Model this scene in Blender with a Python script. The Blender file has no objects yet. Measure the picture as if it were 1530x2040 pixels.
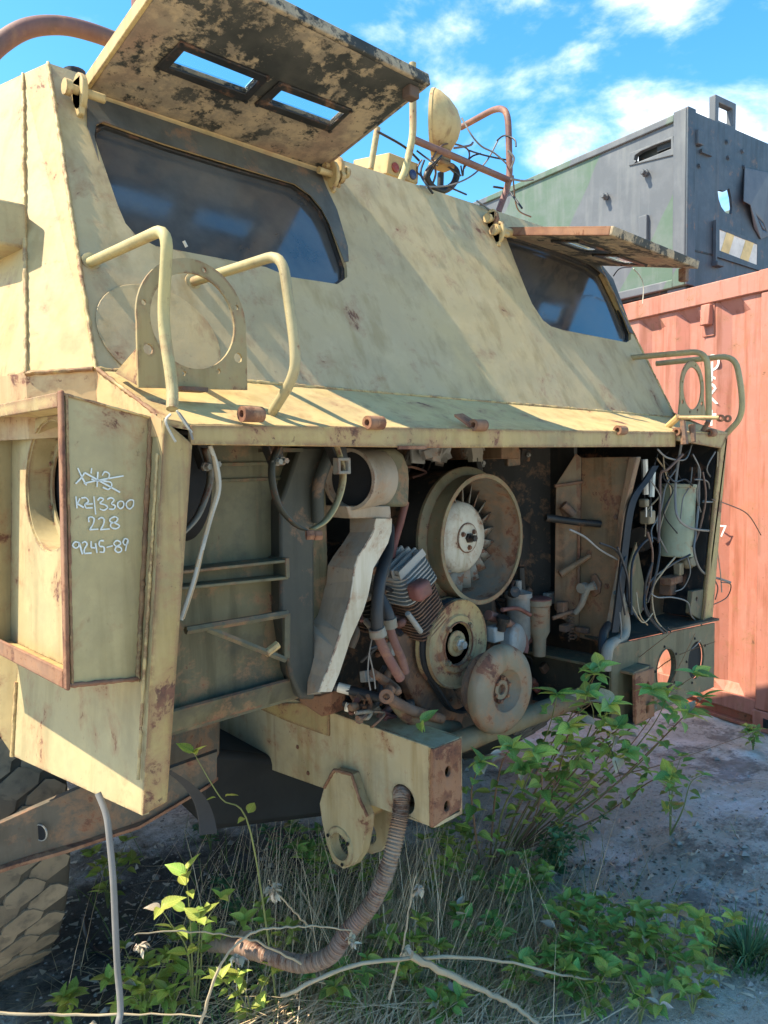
import bpy, bmesh, math, random
from mathutils import Vector as V, Matrix, noise as mnoise
from mathutils.geometry import tessellate_polygon
random.seed(7)
R = math.radians
sc = bpy.context.scene
COL = sc.collection

# ------------------------------------------------------------------ camera
F_PX, CX, CY = 1486.0, 765.0, 1020.0          # focal length and centre, in pixels of a 1530 x 2040 picture
def _n(v): return v.normalized()
_ax = _n(V((2300-CX, 890-CY, F_PX)))
_ay = V((-680-CX, 946-CY, F_PX)); _ay -= _ax*_ax.dot(_ay); _ay = _n(_ay)
_az = _ax.cross(_ay)
if _az[1] > 0: _az = -_az
CAM = V((0, 0, 1.6))
cam_d = bpy.data.cameras.new('camera'); cam = bpy.data.objects.new('camera', cam_d); COL.objects.link(cam)
rt = V((_ax[0], _ay[0], _az[0])); dn = V((_ax[1], _ay[1], _az[1])); fw = V((_ax[2], _ay[2], _az[2]))
cam.matrix_world = Matrix(((rt[0], -dn[0], -fw[0], CAM[0]), (rt[1], -dn[1], -fw[1], CAM[1]), (rt[2], -dn[2], -fw[2], CAM[2]), (0, 0, 0, 1)))
cam_d.sensor_fit = 'VERTICAL'; cam_d.sensor_height = 24.0; cam_d.lens = 24.0*F_PX/2040.0
cam_d.clip_start = 0.05; cam_d.clip_end = 3000
sc.camera = cam

# ------------------------------------------------------------------ sky, sun, exposure
SUN = V((.59, -.395, -1.0)).normalized()       # the way the light travels
S_EL = math.asin(-SUN.z); S_AZ = math.atan2(-SUN.x, -SUN.y)
world = bpy.data.worlds.new('World'); sc.world = world; world.use_nodes = True
def build_world():
    nt = world.node_tree; nt.nodes.clear()
    N = nt.nodes.new; L = nt.links.new
    out = N('ShaderNodeOutputWorld'); bg = N('ShaderNodeBackground'); bg.inputs['Strength'].default_value = 0.15
    sky = N('ShaderNodeTexSky'); sky.sky_type = 'NISHITA'; sky.sun_disc = False
    sky.sun_elevation = S_EL; sky.sun_rotation = S_AZ; sky.air_density = 1.0; sky.dust_density = .6; sky.ozone_density = 2.2
    hs = N('ShaderNodeHueSaturation'); hs.inputs['Saturation'].default_value = 1.34; hs.inputs['Hue'].default_value = .488; hs.inputs['Value'].default_value = .92
    L(sky.outputs[0], hs.inputs['Color'])
    tc = N('ShaderNodeTexCoord')
    mp = N('ShaderNodeMapping'); mp.inputs['Scale'].default_value = (1, 1, 1.7); mp.inputs['Location'].default_value = (.37, .15, .2)
    L(tc.outputs['Generated'], mp.inputs[0])
    n1 = N('ShaderNodeTexNoise'); n1.inputs['Scale'].default_value = 4.2; n1.inputs['Detail'].default_value = 9; n1.inputs['Roughness'].default_value = .58
    n1.inputs['Distortion'].default_value = .25
    L(mp.outputs[0], n1.inputs[0])
    # more cloud in the half of the sky low to the right of the truck
    dotn = N('ShaderNodeVectorMath'); dotn.operation = 'DOT_PRODUCT'
    L(tc.outputs['Generated'], dotn.inputs[0]); dotn.inputs[1].default_value = V((.82, .42, .36)).normalized()
    bias = N('ShaderNodeMapRange'); bias.inputs[1].default_value = .86; bias.inputs[2].default_value = .995; bias.inputs[3].default_value = -.02; bias.inputs[4].default_value = .075
    L(dotn.outputs['Value'], bias.inputs[0])
    ad = N('ShaderNodeMath'); L(n1.outputs['Fac'], ad.inputs[0]); L(bias.outputs[0], ad.inputs[1])
    rp = N('ShaderNodeValToRGB'); rp.color_ramp.elements[0].position = .555; rp.color_ramp.elements[1].position = .82
    rp.color_ramp.interpolation = 'EASE'
    L(ad.outputs[0], rp.inputs[0])
    n2 = N('ShaderNodeTexNoise'); n2.inputs['Scale'].default_value = 6; n2.inputs['Detail'].default_value = 6
    L(mp.outputs[0], n2.inputs[0])
    cr = N('ShaderNodeValToRGB'); cr.color_ramp.elements[0].color = (4.7, 4.9, 5.2, 1); cr.color_ramp.elements[1].color = (7.2, 7.1, 7.0, 1)
    cr.color_ramp.elements[0].position = .3; cr.color_ramp.elements[1].position = .65
    L(n2.outputs['Fac'], cr.inputs[0])
    mx = N('ShaderNodeMixRGB'); L(rp.outputs[0], mx.inputs[0]); L(hs.outputs[0], mx.inputs[1]); L(cr.outputs[0], mx.inputs[2])
    L(mx.outputs[0], bg.inputs['Color']); L(bg.outputs[0], out.inputs[0])
build_world()
sun_d = bpy.data.lights.new('sun', 'SUN'); sun_d.energy = 4.6; sun_d.angle = R(.53); sun_d.color = (1, .89, .68)
sun = bpy.data.objects.new('sun', sun_d); COL.objects.link(sun); sun.location = (-8, 8, 14)
sun.rotation_euler = SUN.to_track_quat('-Z', 'Y').to_euler()
vs = sc.view_settings; vs.view_transform = 'Standard'; vs.look = 'None'; vs.gamma = 1; vs.use_curve_mapping = False; vs.exposure = 1.38
sc.cycles.max_bounces = 8; sc.cycles.diffuse_bounces = 4; sc.cycles.glossy_bounces = 3; sc.cycles.transmission_bounces = 4
sc.cycles.use_denoising = True

# ------------------------------------------------------------------ pixel -> place
def ray(u, v): return _n(V((_ax.dot(V((u-CX, v-CY, F_PX))), _ay.dot(V((u-CX, v-CY, F_PX))), _az.dot(V((u-CX, v-CY, F_PX))))))
def aX(u, v, x): d = ray(u, v); return CAM + d*(x/d.x)
def aY(u, v, y): d = ray(u, v); return CAM + d*(y/d.y)
def aZ(u, v, z): d = ray(u, v); return CAM + d*((z-1.6)/d.z)
def aP(u, v, p, n): d = ray(u, v); return CAM + d*((V(p)-CAM).dot(V(n))/d.dot(V(n)))
SLP_P, SLP_N = V((0, 1.40, 1.78)), V((0, -.899, .437)).normalized()
def aS(u, v, off=0.0): return aP(u, v, SLP_P + SLP_N*off, SLP_N)

# ------------------------------------------------------------------ materials
class NT:
    def __init__(s, name):
        s.m = bpy.data.materials.new(name); s.m.use_nodes = True; s.t = s.m.node_tree
        s.t.nodes.clear(); s.out = s.n('ShaderNodeOutputMaterial'); s.p = s.n('ShaderNodeBsdfPrincipled')
        s.l(s.p.outputs[0], s.out.inputs[0])
    def n(s, t, **k):
        x = s.t.nodes.new(t)
        for a, b in k.items(): setattr(x, a, b)
        return x
    def l(s, a, b): s.t.links.new(a, b)
    def coord(s, scale=(1, 1, 1), kind='Object'):
        tc = s.n('ShaderNodeTexCoord'); oi = s.n('ShaderNodeObjectInfo')
        mu = s.n('ShaderNodeVectorMath', operation='MULTIPLY_ADD'); s.l(tc.outputs[kind], mu.inputs[0])
        mu.inputs[1].default_value = scale
        sc_ = s.n('ShaderNodeMath', operation='MULTIPLY'); s.l(oi.outputs['Random'], sc_.inputs[0]); sc_.inputs[1].default_value = 37.0
        s.l(sc_.outputs[0], mu.inputs[2]); return mu.outputs[0]
    def noise(s, vec, scale, detail=4, rough=.55, dist=0):
        x = s.n('ShaderNodeTexNoise'); s.l(vec, x.inputs['Vector']); x.inputs['Scale'].default_value = scale
        x.inputs['Detail'].default_value = detail; x.inputs['Roughness'].default_value = rough; x.inputs['Distortion'].default_value = dist
        return x.outputs['Fac']
    def rng(s, v, a, b, c=0., d=1., smooth=False):
        x = s.n('ShaderNodeMapRange'); x.clamp = True
        if smooth: x.interpolation_type = 'SMOOTHSTEP'
        s.l(v, x.inputs[0])
        for i, q in zip((1, 2, 3, 4), (a, b, c, d)): x.inputs[i].default_value = q
        return x.outputs[0]
    def math(s, op, a, b):
        x = s.n('ShaderNodeMath', operation=op)
        for i, q in ((0, a), (1, b)):
            if isinstance(q, (int, float)): x.inputs[i].default_value = q
            else: s.l(q, x.inputs[i])
        return x.outputs[0]
    def mix(s, f, a, b):
        x = s.n('ShaderNodeMixRGB')
        for i, q in ((0, f), (1, a), (2, b)):
            if isinstance(q, (int, float)): x.inputs[i].default_value = q
            elif isinstance(q, tuple): x.inputs[i].default_value = (*q, 1) if len(q) == 3 else q
            else: s.l(q, x.inputs[i])
        return x.outputs[0]
    def bump(s, h, strength=.3, dist=.01, normal=None):
        b = s.n('ShaderNodeBump'); b.inputs['Strength'].default_value = strength; b.inputs['Distance'].default_value = dist
        s.l(h, b.inputs['Height'])
        if normal is not None: s.l(normal, b.inputs['Normal'])
        s.l(b.outputs[0], s.p.inputs['Normal'])
    def edge(s, radius=.012):
        bv = s.n('ShaderNodeBevel'); bv.samples = 4; bv.inputs['Radius'].default_value = radius
        ge = s.n('ShaderNodeNewGeometry'); d = s.n('ShaderNodeVectorMath', operation='DOT_PRODUCT')
        s.l(bv.outputs[0], d.inputs[0]); s.l(ge.outputs['True Normal'], d.inputs[1])
        return s.rng(d.outputs['Value'], .99, .80), bv.outputs[0]
    def set(s, color=None, rough=None, metal=None, spec=None):
        for k, q in (('Base Color', color), ('Roughness', rough), ('Metallic', metal), ('Specular IOR Level', spec)):
            if q is None: continue
            if isinstance(q, tuple): s.p.inputs[k].default_value = (*q, 1)
            elif isinstance(q, (int, float)): s.p.inputs[k].default_value = q
            else: s.l(q, s.p.inputs[k])
MATS = {}
RUST, RUST2, RUSTD = (.20, .085, .05), (.30, .15, .075), (.085, .04, .03)
def worn_paint(name, a, b, rust=.5, edge=.6, streak=.5, dirt=.35, rough=.62, chips=.5, dirtcol=(.10, .085, .06), edgerad=.012):
    t = NT(name); co = t.coord(); cs = t.coord((7, 7, .7))
    big = t.rng(t.noise(co, 2.2, 5, .6), .36, .64)
    col = t.mix(big, a, b)
    mott = t.noise(co, 14, 6, .65)
    col = t.mix(t.rng(mott, .5, .78, 0, .45), col, tuple(min(1, x*1.25+.02) for x in b))
    st = t.rng(t.noise(cs, 2.6, 5, .6), .50, .66, 0, streak)
    col = t.mix(st, col, tuple(x*.55 for x in (a[0]*1.08, a[1], a[2]*.80)))
    drip = t.math('MULTIPLY', t.rng(t.noise(t.coord((26, 26, 1.1)), 1.0, 3, .6), .60, .70), t.rng(t.noise(co, 3.1, 4), .50, .62))
    col = t.mix(t.math('MULTIPLY', drip, min(1, .25+.8*max(0, rust))), col, (.17, .085, .045))
    dn_ = t.rng(t.noise(co, 5.5, 8, .7), .48, .68, 0, dirt)
    col = t.mix(dn_, col, dirtcol)
    fine = t.noise(co, 46, 5, .7)
    em, bn = t.edge(edgerad)
    rn = t.noise(co, 9, 9, .72, .3)
    # rust: patches plus worn edges
    patch = t.rng(rn, .665-.15*rust, .70-.14*rust)
    ew = t.math('MULTIPLY', em, t.rng(t.noise(co, 16, 6, .7), .60-.22*edge, .66-.20*edge))
    sp = t.math('MULTIPLY', t.rng(fine, .655-.03*chips, .675-.03*chips), t.rng(rn, .44, .56, 0, chips))
    rm = t.math('MAXIMUM', t.math('MAXIMUM', patch, ew), sp)
    halo = t.rng(rn, .57-.15*rust, .69-.15*rust, 0, .65)
    col = t.mix(halo, col, RUST2)
    rcol = t.mix(t.rng(fine, .35, .65), RUST, RUSTD)
    rcol = t.mix(t.rng(mott, .45, .7, 0, .6), rcol, RUST2)
    col = t.mix(rm, col, rcol)
    t.set(col, t.math('ADD', t.math('MULTIPLY', rm, .22), rough), 0.0, .35)
    h = t.math('SUBTRACT', t.math('MULTIPLY', t.noise(co, 22, 6, .65), .8), t.math('MULTIPLY', rm, .35))
    h = t.math('ADD', h, t.math('MULTIPLY', t.noise(co, 3.2, 2), 5.0))
    t.bump(h, .35, .004)
    MATS[name] = t.m; return t.m
worn_paint('paint', (.51, .36, .15), (.45, .335, .16), rust=.26, edge=.5, streak=.45, dirt=.28, chips=.35)
worn_paint('paint_slope', (.475, .345, .17), (.415, .315, .18), rust=.10, edge=.3, streak=.5, dirt=.2, chips=.2)
worn_paint('paint_green', (.37, .305, .17), (.40, .315, .155), rust=.24, edge=.55, streak=.4, dirt=.25, chips=.4)
worn_paint('paint_rusty', (.40, .28, .105), (.34, .25, .115), rust=.55, edge=.95, streak=.6, dirt=.35, chips=.9, edgerad=.02)
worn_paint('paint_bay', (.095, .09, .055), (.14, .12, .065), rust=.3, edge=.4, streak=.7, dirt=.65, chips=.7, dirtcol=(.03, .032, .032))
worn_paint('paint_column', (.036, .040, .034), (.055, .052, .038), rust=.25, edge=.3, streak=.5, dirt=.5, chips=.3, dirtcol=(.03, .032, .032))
worn_paint('paint_beam', (.45, .335, .17), (.37, .32, .205), rust=.3, edge=.4, streak=.6, dirt=.3, chips=.6)
worn_paint('rust', (.20, .095, .06), (.27, .15, .09), rust=.9, edge=.9, streak=.4, dirt=.4, chips=1, rough=.8)
worn_paint('rust_dark', (.10, .06, .045), (.15, .10, .075), rust=.7, edge=.6, streak=.4, dirt=.5, chips=1, rough=.8)
worn_paint('bulkhead', (.17, .095, .05), (.17, .13, .08), rust=.62, edge=.7, streak=.8, dirt=.5, chips=1, dirtcol=(.05, .045, .04))
worn_paint('grey_steel', (.20, .19, .16), (.25, .22, .175), rust=.25, edge=.4, streak=.5, dirt=.4, chips=.5)
worn_paint('duct_white', (.46, .385, .28), (.52, .46, .36), rust=.25, edge=.6, streak=.5, dirt=.35, chips=.5, dirtcol=(.22, .16, .1))
worn_paint('duct_side', (.33, .255, .18), (.28, .23, .175), rust=.2, edge=.3, streak=.5, dirt=.5, chips=.5, dirtcol=(.10, .10, .10))
worn_paint('engine_dark', (.016, .016, .015), (.028, .022, .018), rust=.35, edge=.3, streak=.5, dirt=.4, chips=.6, dirtcol=(.015, .015, .015))
worn_paint('alloy', (.30, .30, .29), (.22, .215, .20), rust=.15, edge=.1, streak=.4, dirt=.55, chips=.3, dirtcol=(.05, .045, .04), rough=.5)
worn_paint('fan_paint', (.20, .16, .085), (.15, .135, .09), rust=.5, edge=.6, streak=.5, dirt=.4, chips=.9)
worn_paint('pulley_paint', (.34, .265, .125), (.31, .25, .14), rust=.6, edge=.6, streak=.4, dirt=.4, chips=1)
worn_paint('ring_paint', (.33, .245, .105), (.28, .225, .12), rust=.2, edge=.5, streak=.5, dirt=.3, chips=.6)
worn_paint('collar_in', (.17, .115, .075), (.17, .15, .12), rust=.6, edge=.4, streak=.4, dirt=.3, chips=.8)
worn_paint('fan_white', (.48, .43, .34), (.52, .49, .41), rust=.28, edge=.5, streak=.6, dirt=.3, chips=.7, dirtcol=(.3, .22, .14))
worn_paint('damper', (.21, .17, .11), (.18, .155, .115), rust=.78, edge=.5, streak=.5, dirt=.35, chips=.6)
worn_paint('canister', (.25, .29, .21), (.29, .31, .22), rust=.05, edge=.2, streak=.4, dirt=.3, chips=.3)
worn_paint('maroon', (.14, .045, .04), (.19, .07, .06), rust=.3, edge=.3, streak=.4, dirt=.4, chips=.5)
worn_paint('brown_pipe', (.135, .055, .05), (.19, .10, .08), rust=.4, edge=.3, streak=.3, dirt=.35, chips=.7)
worn_paint('guard_paint', (.40, .33, .15), (.34, .28, .15), rust=.25, edge=.3, streak=.3, dirt=.4, chips=.8)
worn_paint('container_red', (.44, .16, .11), (.40, .172, .128), rust=.16, edge=.6, streak=.75, dirt=.28, chips=.5, dirtcol=(.36, .15, .09), rough=.6)
worn_paint('container_dark', (.42, .11, .06), (.34, .10, .06), rust=.5, edge=.6, streak=.5, dirt=.4, chips=.8)
worn_paint('steel_black', (.012, .012, .013), (.018, .017, .016), rust=.1, edge=.2, streak=.4, dirt=.3, chips=.3, dirtcol=(.05, .045, .04), rough=.5)
worn_paint('bar_dusty', (.085, .07, .052), (.12, .10, .075), rust=.35, edge=.5, streak=.4, dirt=.5, chips=.6)
worn_paint('shade_grime', (.075, .073, .065), (.11, .102, .082), rust=.1, edge=.2, streak=.4, dirt=.5, chips=.3, dirtcol=(.03, .03, .03))  # dirty dark tone, also used as painted shutter shade above the windows
def plain(name, color, rough=.6, metal=0., spec=.4, var=.25, bump=.2, sc_=30):
    t = NT(name); co = t.coord(); f = t.noise(co, sc_*.25, 6, .65)
    col = t.mix(t.rng(f, .3, .7), tuple(x*(1-var) for x in color), tuple(min(1, x*(1+var)) for x in color))
    t.set(col, rough, metal, spec); t.bump(t.noise(co, sc_*2, 4), bump, .003); MATS[name] = t.m; return t.m
plain('rubber', (.028, .028, .030), .75); plain('hose_black', (.03, .031, .034), .55); plain('wire_black', (.02, .02, .024), .5)
plain('wire_grey', (.17, .16, .15), .6); plain('wire_brown', (.13, .075, .055), .6); plain('wire_white', (.42, .39, .33), .6)
plain('wire_tan', (.36, .27, .17), .6); plain('wire_red', (.24, .03, .04), .5)
plain('chrome', (.42, .42, .40), .35, .6); plain('brass', (.20, .165, .11), .55, .2); plain('chalk', (.60, .62, .60), .9, var=.15)
plain('white_print', (.78, .76, .72), .7); plain('void', (.012, .012, .013), .9); plain('interior', (.02, .021, .022), .8)
plain('yellow_plate', (.70, .52, .22), .6); plain('cream_plate', (.66, .64, .56), .6); plain('lamp_red', (.25, .05, .035), .3); plain('lamp_blue', (.03, .05, .13), .3)
plain('white_sleeve', (.75, .70, .6), .6); plain('axle_black', (.018, .018, .018), .7)
def mat_shutter():
    t = NT('shutter_paint'); co = t.coord()
    f = t.noise(co, 10, 13, .74, .12); g = t.noise(co, 3.0, 5, .6)
    m = t.math('ADD', t.math('MULTIPLY', t.math('SUBTRACT', f, .5), 1.0), t.math('MULTIPLY', t.math('SUBTRACT', g, .5), .8))
    mask = t.rng(t.math('ADD', m, t.math('MULTIPLY', t.math('SUBTRACT', t.noise(co, 60, 4), .5), .12)), -.062, -.010)
    lay = t.rng(t.noise(co, 11, 8, .7), .48, .55)
    light = t.mix(lay, (.40, .31, .20), (.29, .235, .165))
    light = t.mix(t.rng(t.noise(co, 3, 4), .52, .62), light, (.30, .20, .14))
    spots = t.rng(t.noise(co, 38, 5, .7), .60, .66)
    light = t.mix(t.math('MULTIPLY', spots, .8), light, (.06, .05, .045))
    dark = t.mix(t.rng(t.noise(co, 9, 5), .4, .65), (.035, .037, .035), (.075, .072, .062))
    mid_ = t.rng(t.noise(co, 24, 8, .72), .46, .60); light = t.mix(t.math('MULTIPLY', mid_, .5), light, (.15, .125, .10))
    t.set(t.mix(mask, dark, light), .75, 0, .25)
    em, bn = t.edge(.01); t.bump(t.math('ADD', mask, t.math('MULTIPLY', f, .6)), .5, .003, bn); MATS['shutter_paint'] = t.m
mat_shutter()
def mat_glass():
    t = NT('dusty_glass'); co = t.coord()
    d = t.rng(t.noise(co, 4, 8, .65), .35, .75); sm = t.rng(t.noise(co, 1.6, 4, .5), .4, .7)
    col = t.mix(d, (.035, .042, .050), (.115, .112, .105))
    col = t.mix(t.math('MULTIPLY', sm, .5), col, (.10, .08, .066))
    t.set(col, t.math('ADD', t.math('MULTIPLY', d, .22), .05), 0, .5); t.p.inputs['IOR'].default_value = 2.0; MATS['dusty_glass'] = t.m
    t = NT('clear_block'); t.set((.85, .93, .92), .04, 0, .5); t.p.inputs['Transmission Weight'].default_value = 1; t.p.inputs['IOR'].default_value = 1.12; MATS['clear_block'] = t.m
mat_glass()
def mat_camo():
    t = NT('shelter_paint'); co = t.coord((1, 1, 1)); tc = t.n('ShaderNodeTexCoord')
    sp = t.n('ShaderNodeSeparateXYZ'); t.l(tc.outputs['Object'], sp.inputs[0])
    w = t.math('ADD', t.math('MULTIPLY', sp.outputs['Y'], .55), t.math('MULTIPLY', sp.outputs['Z'], .32))
    w = t.math('ADD', w, t.math('MULTIPLY', t.noise(co, 1.1, 2), .25))
    wv = t.math('FRACT', w, 0.0)
    a = t.mix(t.rng(wv, .49, .50), (.088, .098, .112), (.072, .118, .082))
    f = t.noise(co, 5, 8, .65)
    a = t.mix(t.rng(f, .45, .75, 0, .5), a, (.16, .17, .185))
    st = t.noise(t.coord((5, 5, .6)), 3, 5); a = t.mix(t.rng(st, .5, .7, 0, .35), a, (.18, .19, .19))
    t.set(a, .55, 0, .4); em, bn = t.edge(.01); t.bump(t.noise(co, 30, 5), .12, .003, bn); MATS['shelter_paint'] = t.m
mat_camo()
worn_paint('shelter_dark', (.045, .062, .080), (.065, .082, .10), rust=-.1, edge=.05, streak=.5, dirt=.3, chips=.15, dirtcol=(.13, .14, .15), rough=.5)
def mat_tyre():
    t = NT('tyre_rubber'); co = t.coord(); f = t.noise(co, 3, 6, .6)
    col = t.mix(t.rng(f, .38, .66), (.12, .10, .074), (.23, .19, .135))
    col = t.mix(t.rng(t.noise(co, 25, 5), .5, .7, 0, .6), col, (.05, .047, .042))
    t.set(col, .85, 0, .3); t.bump(t.noise(co, 50, 5), .3, .004); MATS['tyre_rubber'] = t.m
    plain('tyre_dark', (.05, .045, .036), .9)
mat_tyre()
def mat_leaf(name, a, b, tr=.35):
    t = NT(name); co = t.coord(); oi = t.n('ShaderNodeObjectInfo')
    f = t.rng(t.noise(co, 25, 4), .35, .65)
    c = t.mix(f, a, b)
    if name.startswith('leaf'):
        tcv = t.n('ShaderNodeTexCoord'); sx = t.n('ShaderNodeSeparateXYZ'); t.l(tcv.outputs['Object'], sx.inputs[0])
        ay = t.math('ABSOLUTE', sx.outputs['Y'], 0.0); rib = t.rng(ay, .004, .03, 1, 0)
        fr = t.math('FRACT', t.math('MULTIPLY', t.math('SUBTRACT', sx.outputs['X'], t.math('MULTIPLY', ay, .8)), 8.0), 0.0)
        side = t.math('MULTIPLY', t.rng(t.math('ABSOLUTE', t.math('SUBTRACT', fr, .5), 0.0), .0, .16, 1, 0), .55)
        vein = t.math('MAXIMUM', rib, side); c = t.mix(t.math('MULTIPLY', vein, .45), c, tuple(min(1, x*1.5+.04) for x in b))
        edge_ = t.rng(t.math('ADD', ay, t.math('MULTIPLY', t.noise(co, 9, 4), .35)), .34, .46, 0, .55); c = t.mix(edge_, c, (.30, .24, .08))
        t.bump(vein, .4, .02)
    hs = t.n('ShaderNodeHueSaturation'); t.l(c, hs.inputs['Color'])
    t.l(t.rng(oi.outputs['Random'], 0, 1, .465, .525), hs.inputs['Hue'])
    w = t.n('ShaderNodeTexWhiteNoise', noise_dimensions='1D'); t.l(oi.outputs['Random'], w.inputs['W'])
    t.l(t.rng(w.outputs['Value'], 0, 1, .6, 1.3), hs.inputs['Value'])
    t.set(hs.outputs[0], .45, 0, .4)
    tl = t.n('ShaderNodeBsdfTranslucent'); t.l(hs.outputs[0], tl.inputs['Color'])
    ms = t.n('ShaderNodeMixShader'); ms.inputs[0].default_value = tr
    t.l(t.p.outputs[0], ms.inputs[1]); t.l(tl.outputs[0], ms.inputs[2]); t.l(ms.outputs[0], t.out.inputs[0]); MATS[name] = t.m
mat_leaf('leaf_green', (.17, .33, .075), (.26, .44, .11)); mat_leaf('leaf_lime', (.32, .45, .075), (.42, .52, .12), .45)
mat_leaf('leaf_dark', (.06, .16, .065), (.09, .21, .085), .25); mat_leaf('straw', (.56, .44, .25), (.70, .58, .36), .25)
mat_leaf('grass_green', (.11, .22, .06), (.20, .30, .08), .3); mat_leaf('dead_leaf', (.40, .34, .24), (.52, .46, .34), .2)
plain('stem_brown', (.19, .12, .075), .7); plain('stem_green', (.18, .20, .07), .6); plain('stem_dry', (.36, .29, .19), .8)
def mat_ground():
    t = NT('soil'); tc = t.n('ShaderNodeTexCoord'); co = tc.outputs['Object']
    big = t.noise(co, .9, 6, .6); mid = t.noise(co, 4.5, 8, .68); fine = t.noise(co, 40, 6, .7); vf = t.noise(co, 160, 4, .7)
    c = t.mix(t.rng(mid, .35, .65), (.43, .38, .305), (.62, .56, .46))
    # pale lime crust
    wh = t.math('MULTIPLY', t.rng(t.math('ADD', mid, t.math('MULTIPLY', fine, .35)), .66, .78), t.rng(big, .42, .56))
    c = t.mix(t.math('MULTIPLY', wh, .9), c, (.76, .73, .69))
    # black humus and litter
    dk = t.rng(t.math('ADD', t.noise(co, 2.3, 7, .65), t.math('MULTIPLY', fine, .25)), .66, .74)
    c = t.mix(t.math('MULTIPLY', dk, .6), c, (.05, .04, .032))
    c = t.mix(t.rng(fine, .5, .72, 0, .55), c, (.075, .06, .05)); c = t.mix(t.rng(vf, .55, .7, 0, .4), c, (.36, .32, .28))
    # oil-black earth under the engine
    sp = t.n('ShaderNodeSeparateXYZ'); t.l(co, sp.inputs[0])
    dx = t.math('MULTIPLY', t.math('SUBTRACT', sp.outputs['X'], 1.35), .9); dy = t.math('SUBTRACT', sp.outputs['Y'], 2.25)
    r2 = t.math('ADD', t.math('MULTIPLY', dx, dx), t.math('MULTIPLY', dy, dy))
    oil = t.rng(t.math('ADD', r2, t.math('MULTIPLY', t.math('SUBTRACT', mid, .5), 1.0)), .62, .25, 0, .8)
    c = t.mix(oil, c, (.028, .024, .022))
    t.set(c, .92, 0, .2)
    t.bump(t.math('ADD', t.math('ADD', t.math('MULTIPLY', mid, .6), t.math('MULTIPLY', fine, .5)), t.math('MULTIPLY', vf, .25)), .9, .03); MATS['soil'] = t.m
mat_ground()

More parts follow.
